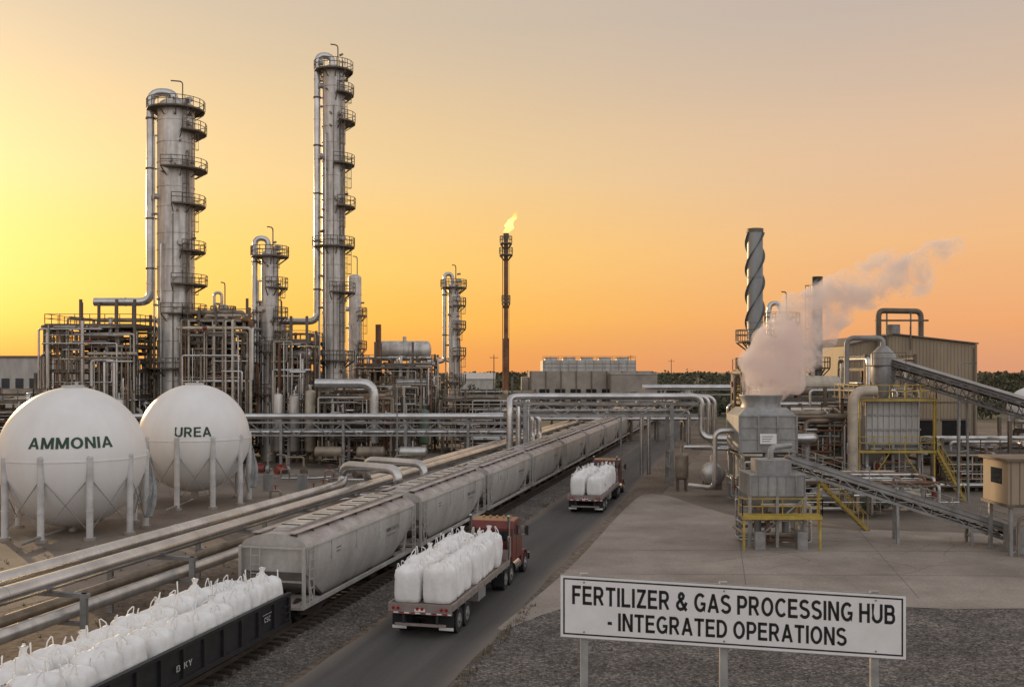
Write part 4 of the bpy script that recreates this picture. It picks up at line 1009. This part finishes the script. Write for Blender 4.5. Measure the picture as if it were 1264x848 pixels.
def conveyor(name,p0,p1,wd=1.3,legs=(),cover=False,trough=.5,side=STEELG):
    b=B(); p0=Vector(p0);p1=Vector(p1);d=(p1-p0);Ld=d.length;d.normalize(); sd_=d.cross(Vector((0,0,1))).normalized(); up=sd_.cross(d).normalized()
    for sg in(-1,1):
        for zz in(0,-trough): b.beam(p0+sd_*sg*wd/2+up*zz,p1+sd_*sg*wd/2+up*zz,.1,.16,side)
        k=int(Ld/1.1)
        for i in range(k):
            a=p0+d*(Ld*i/k);c=p0+d*(Ld*(i+1)/k)
            b.beam(a+sd_*sg*wd/2+up*(0 if i%2 else -trough),c+sd_*sg*wd/2+up*(-trough if i%2 else 0),.06,.06,side)
            b.beam(a+sd_*sg*wd/2,a+sd_*sg*wd/2+up*-trough,.06,.06,side)
            if sg==1: b.beam(a-sd_*wd/2-up*trough,a+sd_*wd/2-up*trough,.07,.07,side); b.cyl(a-sd_*wd*.45+up*.05,a+sd_*wd*.45+up*.05,.07,STEEL,n=8)
    b.beam(p0+up*.14,p1+up*.14,wd*.82,.04,BELT); b.beam(p0-up*.25,p1-up*.25,wd*.75,.03,BELT)
    for sg in (-1,1): b.beam(p0+sd_*sg*wd*.47+up*.22,p1+sd_*sg*wd*.47+up*.22,.05,.2,side)
    if cover: b.beam(p0+up*.42,p1+up*.42,wd*.95,.06,EQG)
    else: b.rail([p0+sd_*wd*.5+up*.2,p1+sd_*wd*.5+up*.2],STEELG,.8,.025,1.6)
    for p in(p0,p1): b.cyl(p-sd_*wd*.5+up*-.05,p+sd_*wd*.5+up*-.05,.28,STEEL,n=14)
    for u in legs:
        q=p0+d*Ld*u-up*trough
        for sg in(-1,1): b.beam(Vector((q.x,q.y,0))+sd_*sg*(wd*.5+.2),q+sd_*sg*wd*.45,.16,.16,STEELG)
        b.beam(Vector((q.x,q.y,q.z*.5))-sd_*wd*.6,Vector((q.x,q.y,q.z*.5))+sd_*wd*.6,.1,.1,STEELG)
    return b.obj(name)
conveyor('belt_conveyor',(17.6,63.5,4.95),(30.0,60.5,.95),1.4,(.08,.52,.85))
conveyor('belt_conveyor',(31.8,84,11.3),(46.4,68,4.9),1.5,(.3,.8),True,1.0,CONVD)
b=B(); bx=.9
b.box(27.3+bx,31.8+bx,56.6,59.6,3.0,5.45,TAN); b.box(27.1+bx,32+bx,56.4,59.8,5.45,5.62,TANR); b.box(27.2+bx,31.9+bx,56.5,59.7,2.85,3.0,STEEL)
for i in range(9): b.box(27.45+.5*i+bx,27.49+.5*i+bx,56.57,56.598,3.0,5.45,TANR)
b.box(27.27+bx,27.297+bx,57.3,58.6,4.1,5.0,GLASS)
for x in(27.6+bx,31.5+bx):
    for y in(56.9,59.3): b.beam((x,y,0),(x,y,2.85),.2,.2,STEELG)
b.beam((27.6+bx,56.9,.1),(31.5+bx,56.9,2.8),.08,.08,STEELG)
b.box(28.2+bx,30.5+bx,57.5,59,0.02,1.6,EQG); b.box(27.9+bx,28.15+bx,57.4,57.8,.6,1.4,STEEL)
b.pipe([(28+bx,56.8,0),(28+bx,56.8,2.2),(29+bx,56.8,2.2)],.08,PIPED,n=8)
b.obj('control_booth',bevel=.01)
b=B(); bx0,bx1,by0,by1=29.2,33.5,82,86
b.box(bx0,bx1,by0,by1,4.6,8.2,EQL)
for i in range(10): x=bx0+.05+i*(bx1-bx0-.1)/9; b.box(x-.05,x+.05,by0-.1,by0-.003,4.6,8.2,EQL)
for i in range(9): y=by0+.05+i*(by1-by0-.1)/8; b.box(bx0-.1,bx0-.003,y-.05,y+.05,4.6,8.2,EQL)
for z in(4.6,5.8,7,8.2): b.box(bx0-.13,bx1+.13,by0-.15,by0-.1,z-.07,z+.07,EQG)
for xc in(30.25,32.45):
    b.add([(xc-1.05,by0,4.6),(xc+1.05,by0,4.6),(xc+1.05,by1,4.6),(xc-1.05,by1,4.6),(xc-.25,83.7,2.6),(xc+.25,83.7,2.6),(xc+.25,84.3,2.6),(xc-.25,84.3,2.6)],[(0,4,5,1),(1,5,6,2),(2,6,7,3),(3,7,4,0)],EQL)
    b.cyl((xc,84,1.6),(xc,84,2.65),.25,STEELG)
for x in(bx0,(bx0+bx1)/2,bx1):
    for y in(by0,by1): b.beam((x,y-.02,0),(x,y-.02,4.6),.24,.24,EQG)
for z in (8.3,4.5):
    e=1.0
    b.box(bx0-e,bx1+e,by0-e,by1+e,z,z+.06,GRATE) if z>8 else b.box(bx0-e,bx1+e,by0-e,by0-.2,z-.4,z-.34,GRATE)
    zz=z+.06 if z>8 else z-.34
    b.rail([(bx0-e,by1+e if z>8 else by0-.2,zz),(bx0-e,by0-e,zz),(bx1+e,by0-e,zz),(bx1+e,by1+e if z>8 else by0-.2,zz)],YEL,1.1,.04,1.1)
    b.beam((bx0-e,by0-e,zz-.12),(bx1+e,by0-e,zz-.12),.12,.2,YEL)
for x in(bx0-.9,bx1+.9): b.beam((x,by0-.9,0),(x,by0-.9,8.3),.12,.12,YEL)
b.beam((bx0-.9,by0-.9,.2),(bx0+1.6,by0-.9,4),.08,.08,YEL); b.beam((bx1+.9,by0-.9,.2),(bx1-1.6,by0-.9,4),.08,.08,YEL)
for k,(xa,za,xb,zb) in enumerate([(36.9,0,34.6,4.2)]):
    for e in (0,.8):
        b.beam((xa,by0-.2-k*.9-e,za),(xb,by0-.2-k*.9-e,zb),.06,.2,YEL); b.beam((xa,by0-.2-k*.9-e,za+1),(xb,by0-.2-k*.9-e,zb+1),.05,.05,YEL)
        for j in range(6):
            u=j/5; b.beam((xa+(xb-xa)*u,by0-.2-k*.9-e,za+(zb-za)*u),(xa+(xb-xa)*u,by0-.2-k*.9-e,za+(zb-za)*u+1),.04,.04,YEL)
    for j in range(16):
        u=j/15; b.cbox((xa+(xb-xa)*u,by0-.6-k*.9,za+(zb-za)*u),(.25,.76,.04),GRATE)
b.ladder(bx1+1.1,by0-.5,4.2,9.3,YEL,1,0,False)
clutter(b,29,34,81.3,86,.4,4.2,22,random.Random(93),.05,.14)
b.lathe((31.3,84,0),[(.4,8.4),(1.0,9.8),(1.0,12.0),(.35,12.7),(0,12.75)],EQG,20); b.box(30.2,32.4,83,85,11.0,11.1,GRATE); b.rail([(29.9,82.6,11.1),(32.7,82.6,11.1)],STEEL,1.0,.035)
b.pipe([(31.3,84,12.6),(31.3,84,13.4),(28.4,84.5,13.4),(28.4,84.5,9.5)],.22,EQG,n=10)
b.pipe([(29.5,80.6,9.0),(27.6,80.6,9.0),(27.6,80.6,.6)],.42,PIPEW,n=14,br=1.3,flange=3)
b.obj('storage_bin_tower')
def exR(b,r):
    drum(b,(29,96,9.2),4.5,.95,PIPEW); drum(b,(35,94,5.1),4,.8,CLAD); drum(b,(27,93,5.2),3,.8,CLAD)
    for i in range(5): vvessel(b,24+3*i,90.5,1,r.uniform(3.5,6.5),.7,r.choice((CLAD,PIPEW,EQGREEN)))
unit('process_unit_structure',23,37,92,101,[4,7.8],4,2,56,31,exR)
unit('process_unit_structure',22.6,26.4,98,102,[4,7.5,10.5],1,1,24,32)
unit('process_unit_structure',21.5,28.3,85.5,90,[3.4,6.2],3,1,40,33)
unit('process_unit_structure',38,50,88,96,[3.2],4,1,36,34)
unit('process_unit_structure',35.5,40.5,100,108,[4,7.5,10.8],2,1,30,35)
b=B()
for i in range(4): drum(b,(20.5+3.1*i,73+(i%2)*2,1.2),1.8,.55,(CLAD,EQG,EQGREEN,PIPEW)[i])
clutter(b,19,32,71,77,.3,2.8,26,random.Random(94),.05,.13)
b.obj('receiver_drum')
b=B()
for sg in(0,.9):
    b.beam((20.6,66.5+sg,3.2),(23.6,66.0+sg,.05),.06,.2,YEL); b.beam((20.6,66.5+sg,4.2),(23.6,66.0+sg,1.05),.05,.05,YEL)
    for j in range(6): u=j/5; b.beam((20.6+3*u,66.5-.5*u+sg,3.2-3.15*u),(20.6+3*u,66.5-.5*u+sg,4.2-3.15*u),.04,.04,YEL)
for j in range(12): u=j/11; b.cbox((20.6+3*u,66.95-.5*u,3.15-3.1*u),(.28,.84,.04),GRATE)
b.box(18.9,20.6,66.4,67.5,3.15,3.22,GRATE); b.rail([(18.9,66.4,3.2),(20.6,66.4,3.2)],YEL,1.0,.035,1)
for x in(19,20.5): b.beam((x,66.5,0),(x,66.5,3.15),.12,.12,YEL)
b.obj('access_stair')
b=B(); y0,y1=113,140
fr=[(37.7,0),(37.7,13.4),(43.2,14.7),(52.8,13.6),(52.8,0)]
vs=[(x,y0,z) for x,z in fr]+[(x,y1,z) for x,z in fr]
b.add(vs,[(0,4,3,2,1),(5,6,7,8,9),(0,1,6,5),(3,4,9,8)],TAN)
for a,c in((fr[1],fr[2]),(fr[2],fr[3])): b.beam((a[0],(y0+y1)/2,a[1]+.12),(c[0],(y0+y1)/2,c[1]+.12),y1-y0+.8,.14,TANR)
for i in range(38):
    x=38+i*.395; zt=13.4+1.3*min(1,(x-37.7)/5.5) if x<43.2 else 14.7-1.1*(x-43.2)/9.6
    b.box(x-.03,x+.03,y0-.05,y0-.003,5.2 if 45<x<51.8 else 0,zt-.15,TAN)
for xa,xb in((45.3,48.2),(48.8,51.7)): b.box(xa,xb,y0-.02,y0-.004,0,5,INS); b.box(xa-.15,xb+.15,y0-.12,y0-.02,5,5.2,TANR)
b.box(39,40,y0-.04,y0-.01,0,2.2,TANR)
b.box(37.6,52.9,y0-.1,y0-.055,7.0,7.15,TANR)
b.pipe([(52.4,y0-.15,13.3),(52.4,y0-.15,.2)],.08,TANR,n=6)
b.obj('process_shed')
b=B()
b.pipe([(41.3,112.2,12),(41.3,112.2,17.4),(46.6,113.5,17.4),(46.6,113.5,14)],.32,STEEL,n=12,br=.7)
b.cyl((43.6,114,14.5),(43.6,114,15.9),.8,STEELG,n=16); b.box(41,47,112.3,112.5,16.2,16.4,STEEL)
for x in(42.3,45): b.beam((x,112.4,13),(x,112.4,17.2),.15,.15,STEEL)
b.obj('roof_duct')
b=B(); b.sphere((61.5,118,6.1),2.6,WHITE,40)
for k in range(8):
    a=2*math.pi*k/8; b.cyl((61.5+2.55*math.cos(a),118+2.55*math.sin(a),0),(61.5+2.55*math.cos(a),118+2.55*math.sin(a),6.3),.16,LEGP,n=10)
b.obj('storage_sphere')
unit('process_unit_structure',54.5,70,100,108,[4.2],4,1,40,36)

# ---------------- sign ----------------
TL=Vector((1.29,26.4,5.21)); TR=Vector((10.12,25.6,4.83)); ex=(TR-TL); Wd=ex.length; ex.normalize(); ez=Vector((0,0,1)); 
ey=ez.cross(ex).normalized()
Hh=1.63
def sp(u,v,d=0): return TL+ex*u-ez*v+ey*(-d)
root=empty('information_sign')
b=B()
def quadbox(u0,u1,v0,v1,d0,d1,m):
    vs=[sp(u0,v1,d0),sp(u1,v1,d0),sp(u1,v0,d0),sp(u0,v0,d0),sp(u0,v1,d1),sp(u1,v1,d1),sp(u1,v0,d1),sp(u0,v0,d1)]
    b.add(vs,[(0,1,2,3),(7,6,5,4),(0,4,5,1),(1,5,6,2),(2,6,7,3),(3,7,4,0)],m)
quadbox(0,Wd,0,Hh,-.03,.03,BOARD)
t_=.04; o_=.07
for (u0,u1,v0,v1) in((o_,Wd-o_,o_,o_+t_),(o_,Wd-o_,Hh-o_-t_,Hh-o_),(o_,o_+t_,o_+t_,Hh-o_-t_),(Wd-o_-t_,Wd-o_,o_+t_,Hh-o_-t_)): quadbox(u0,u1,v0,v1,.031,.036,BLACK)
for (u0,u1,v0,v1) in((-.015,Wd+.015,-.015,0),(-.015,Wd+.015,Hh,Hh+.015)): quadbox(u0,u1,v0,v1,-.035,.038,STEELG)
for u in (.62,4.27,8.12):
    for v in (.16,Hh-.16):
        c0=sp(u,v,.03); b.cyl(c0,c0-ey*.02,.025,STEELG,n=8)
b.obj('board',root)
b=B()
flat_text(b,'FERTILIZER & GAS PROCESSING HUB',8.30,.50,lambda x,y: sp(Wd/2+.02+x,.50-y,.036),BLACK)
flat_text(b,'- INTEGRATED OPERATIONS',6.15,.47,lambda x,y: sp(Wd/2-.12+x,1.15-y,.036),BLACK)
b.obj('lettering',root)
b=B()
for u in (.62,4.27,8.12):
    p=sp(u,-.05,-.13); b.beam((p.x,p.y,0),(p.x,p.y,p.z),.2,.14,POST)
for v in(.35,1.28): b.beam(sp(.2,v,-.06),sp(Wd-.2,v,-.06),.05,.09,POST)
b.obj('posts',root)

# ---------------- vegetation ----------------
LEAF=mat('foliage',(0.09,0.09,0.05),0.9,0,0.05,0.3,col2=(0.05,0.052,0.03))
BARK=mat('bark',(0.09,0.07,0.05),0.9)
b=B(); rt=random.Random(9)
def tree(x,y,h,wd,n=46):
    b.tube([(x,y,0),(x+.1,y,h*.35),(x+.3*rt.uniform(-1,1),y,h*.6)],[.18,.13,.06],BARK,5,False)
    for k in range(3):
        a=rt.uniform(0,6.3); b.tube([(x,y,h*.3),(x+wd*.3*math.cos(a),y+wd*.3*math.sin(a),h*.65)],[.09,.03],BARK,4,False)
    cl=[(rt.uniform(-.32,.32)*wd,rt.uniform(-.32,.32)*wd,h*rt.uniform(.4,.85),rt.uniform(.18,.34)*wd*.8) for _ in range(6)]
    vs=[];fs=[]
    for i in range(n):
        cx,cy,cz,cr=rt.choice(cl); d=Vector((rt.gauss(0,1),rt.gauss(0,1),rt.gauss(0,.7))).normalized()*cr*rt.uniform(.6,1.1); d.z*=min(1,h/wd)
        p=Vector((x+cx,y+cy,cz))+d; s_=rt.uniform(.25,.6)*(wd/6)
        u=Vector((rt.uniform(-1,1),rt.uniform(-1,1),rt.uniform(-1,1))).normalized()*s_; v=u.cross(Vector((rt.uniform(-1,1),rt.uniform(-1,1),rt.uniform(-1,1)))).normalized()*s_
        o=len(vs); vs+=[p-u,p+v,p+u,p-v]; fs.append((o,o+1,o+2,o+3))
    b.add(vs,fs,LEAF)
for i in range(900):
    y=rt.uniform(300,620); x=rt.uniform(-.58,.60)*y*1.1
    tree(x,y,rt.uniform(4,8.0),rt.uniform(5,10),60)
for i in range(260):
    y=rt.uniform(215,300); x=y*rt.uniform(.14,.62)
    if 2<x<40 : continue
    tree(x,y,rt.uniform(1.8,4.5),rt.uniform(4,7),60)
b.obj('distant_tree_line')
b=B()
for i in range(600):
    y=rt.uniform(650,1500); x=y*rt.uniform(-.62,.62)
    tree(x,y,rt.uniform(6,11.5),rt.uniform(14,26),34)
b.obj('distant_tree_line')
for x,y,h in((72,450,16),(62,520,19),(-6,330,16),(150,420,16),(118,260,13)):
    b=B(); b.cyl((0,0,0),(0,0,h),.2,BARK,r1=.13,n=8); b.beam((-1.4,0,h-1),(1.4,0,h-1),.15,.15,BARK)
    for q in(-1.2,0,1.2): b.cyl((q,0,h-.9),(q,0,h-.5),.07,STEELG,n=6)
    b.obj('utility_pole',M=Matrix.Translation((x,y,0)))
for x,y,h in((-12,104,9),(11.5,105,8),(38.5,86,9),(-45,100,9),(44,98,11)):
    b=B(); b.cyl((0,0,0),(0,0,h),.1,STEELG,r1=.06,n=8); b.pipe([(0,0,h),(0,0,h+.4),(1.3,0,h+.4)],.05,STEELG,n=6,br=.3); b.box(1.0,1.7,-.14,.14,h+.3,h+.42,STEEL); b.obj('street_lamp',M=Matrix.Translation((x,y,0)))

# ---------------- steam ----------------
def steam_mat(nm,lo,hi,dmax,ecol,est,z0,z1,a0,a1,scl):
    m=bpy.data.materials.new(nm); m.use_nodes=True; nt=m.node_tree;N=nt.nodes;L=nt.links; N.clear()
    o=N.new('ShaderNodeOutputMaterial'); v=N.new('ShaderNodeVolumePrincipled'); L.new(v.outputs[0],o.inputs['Volume'])
    v.inputs['Color'].default_value=(0.95,0.92,0.91,1); v.inputs['Anisotropy'].default_value=.1
    tc=N.new('ShaderNodeTexCoord'); n=N.new('ShaderNodeTexNoise'); n.inputs['Scale'].default_value=scl; n.inputs['Detail'].default_value=7; n.inputs['Roughness'].default_value=.64; n.inputs['Distortion'].default_value=.4; L.new(tc.outputs['Object'],n.inputs['Vector'])
    sp_=N.new('ShaderNodeSeparateXYZ'); L.new(tc.outputs['Object'],sp_.inputs[0])
    hz=N.new('ShaderNodeMapRange'); hz.inputs[1].default_value=z0; hz.inputs[2].default_value=z1; hz.inputs[3].default_value=a0; hz.inputs[4].default_value=a1; L.new(sp_.outputs['Z'],hz.inputs[0])
    ad=N.new('ShaderNodeMath'); ad.operation='ADD'; L.new(n.outputs['Fac'],ad.inputs[0]); L.new(hz.outputs[0],ad.inputs[1])
    mr=N.new('ShaderNodeMapRange'); mr.inputs[1].default_value=lo; mr.inputs[2].default_value=hi; mr.inputs[3].default_value=0; mr.inputs[4].default_value=dmax; L.new(ad.outputs[0],mr.inputs[0]); L.new(mr.outputs[0],v.inputs['Density'])
    em=N.new('ShaderNodeMath'); em.operation='MULTIPLY'; em.inputs[1].default_value=est; L.new(mr.outputs[0],em.inputs[0]); L.new(em.outputs[0],v.inputs['Emission Strength'])  # added self-glow in the steam, standing in for multiply scattered light
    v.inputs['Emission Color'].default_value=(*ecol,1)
    return m
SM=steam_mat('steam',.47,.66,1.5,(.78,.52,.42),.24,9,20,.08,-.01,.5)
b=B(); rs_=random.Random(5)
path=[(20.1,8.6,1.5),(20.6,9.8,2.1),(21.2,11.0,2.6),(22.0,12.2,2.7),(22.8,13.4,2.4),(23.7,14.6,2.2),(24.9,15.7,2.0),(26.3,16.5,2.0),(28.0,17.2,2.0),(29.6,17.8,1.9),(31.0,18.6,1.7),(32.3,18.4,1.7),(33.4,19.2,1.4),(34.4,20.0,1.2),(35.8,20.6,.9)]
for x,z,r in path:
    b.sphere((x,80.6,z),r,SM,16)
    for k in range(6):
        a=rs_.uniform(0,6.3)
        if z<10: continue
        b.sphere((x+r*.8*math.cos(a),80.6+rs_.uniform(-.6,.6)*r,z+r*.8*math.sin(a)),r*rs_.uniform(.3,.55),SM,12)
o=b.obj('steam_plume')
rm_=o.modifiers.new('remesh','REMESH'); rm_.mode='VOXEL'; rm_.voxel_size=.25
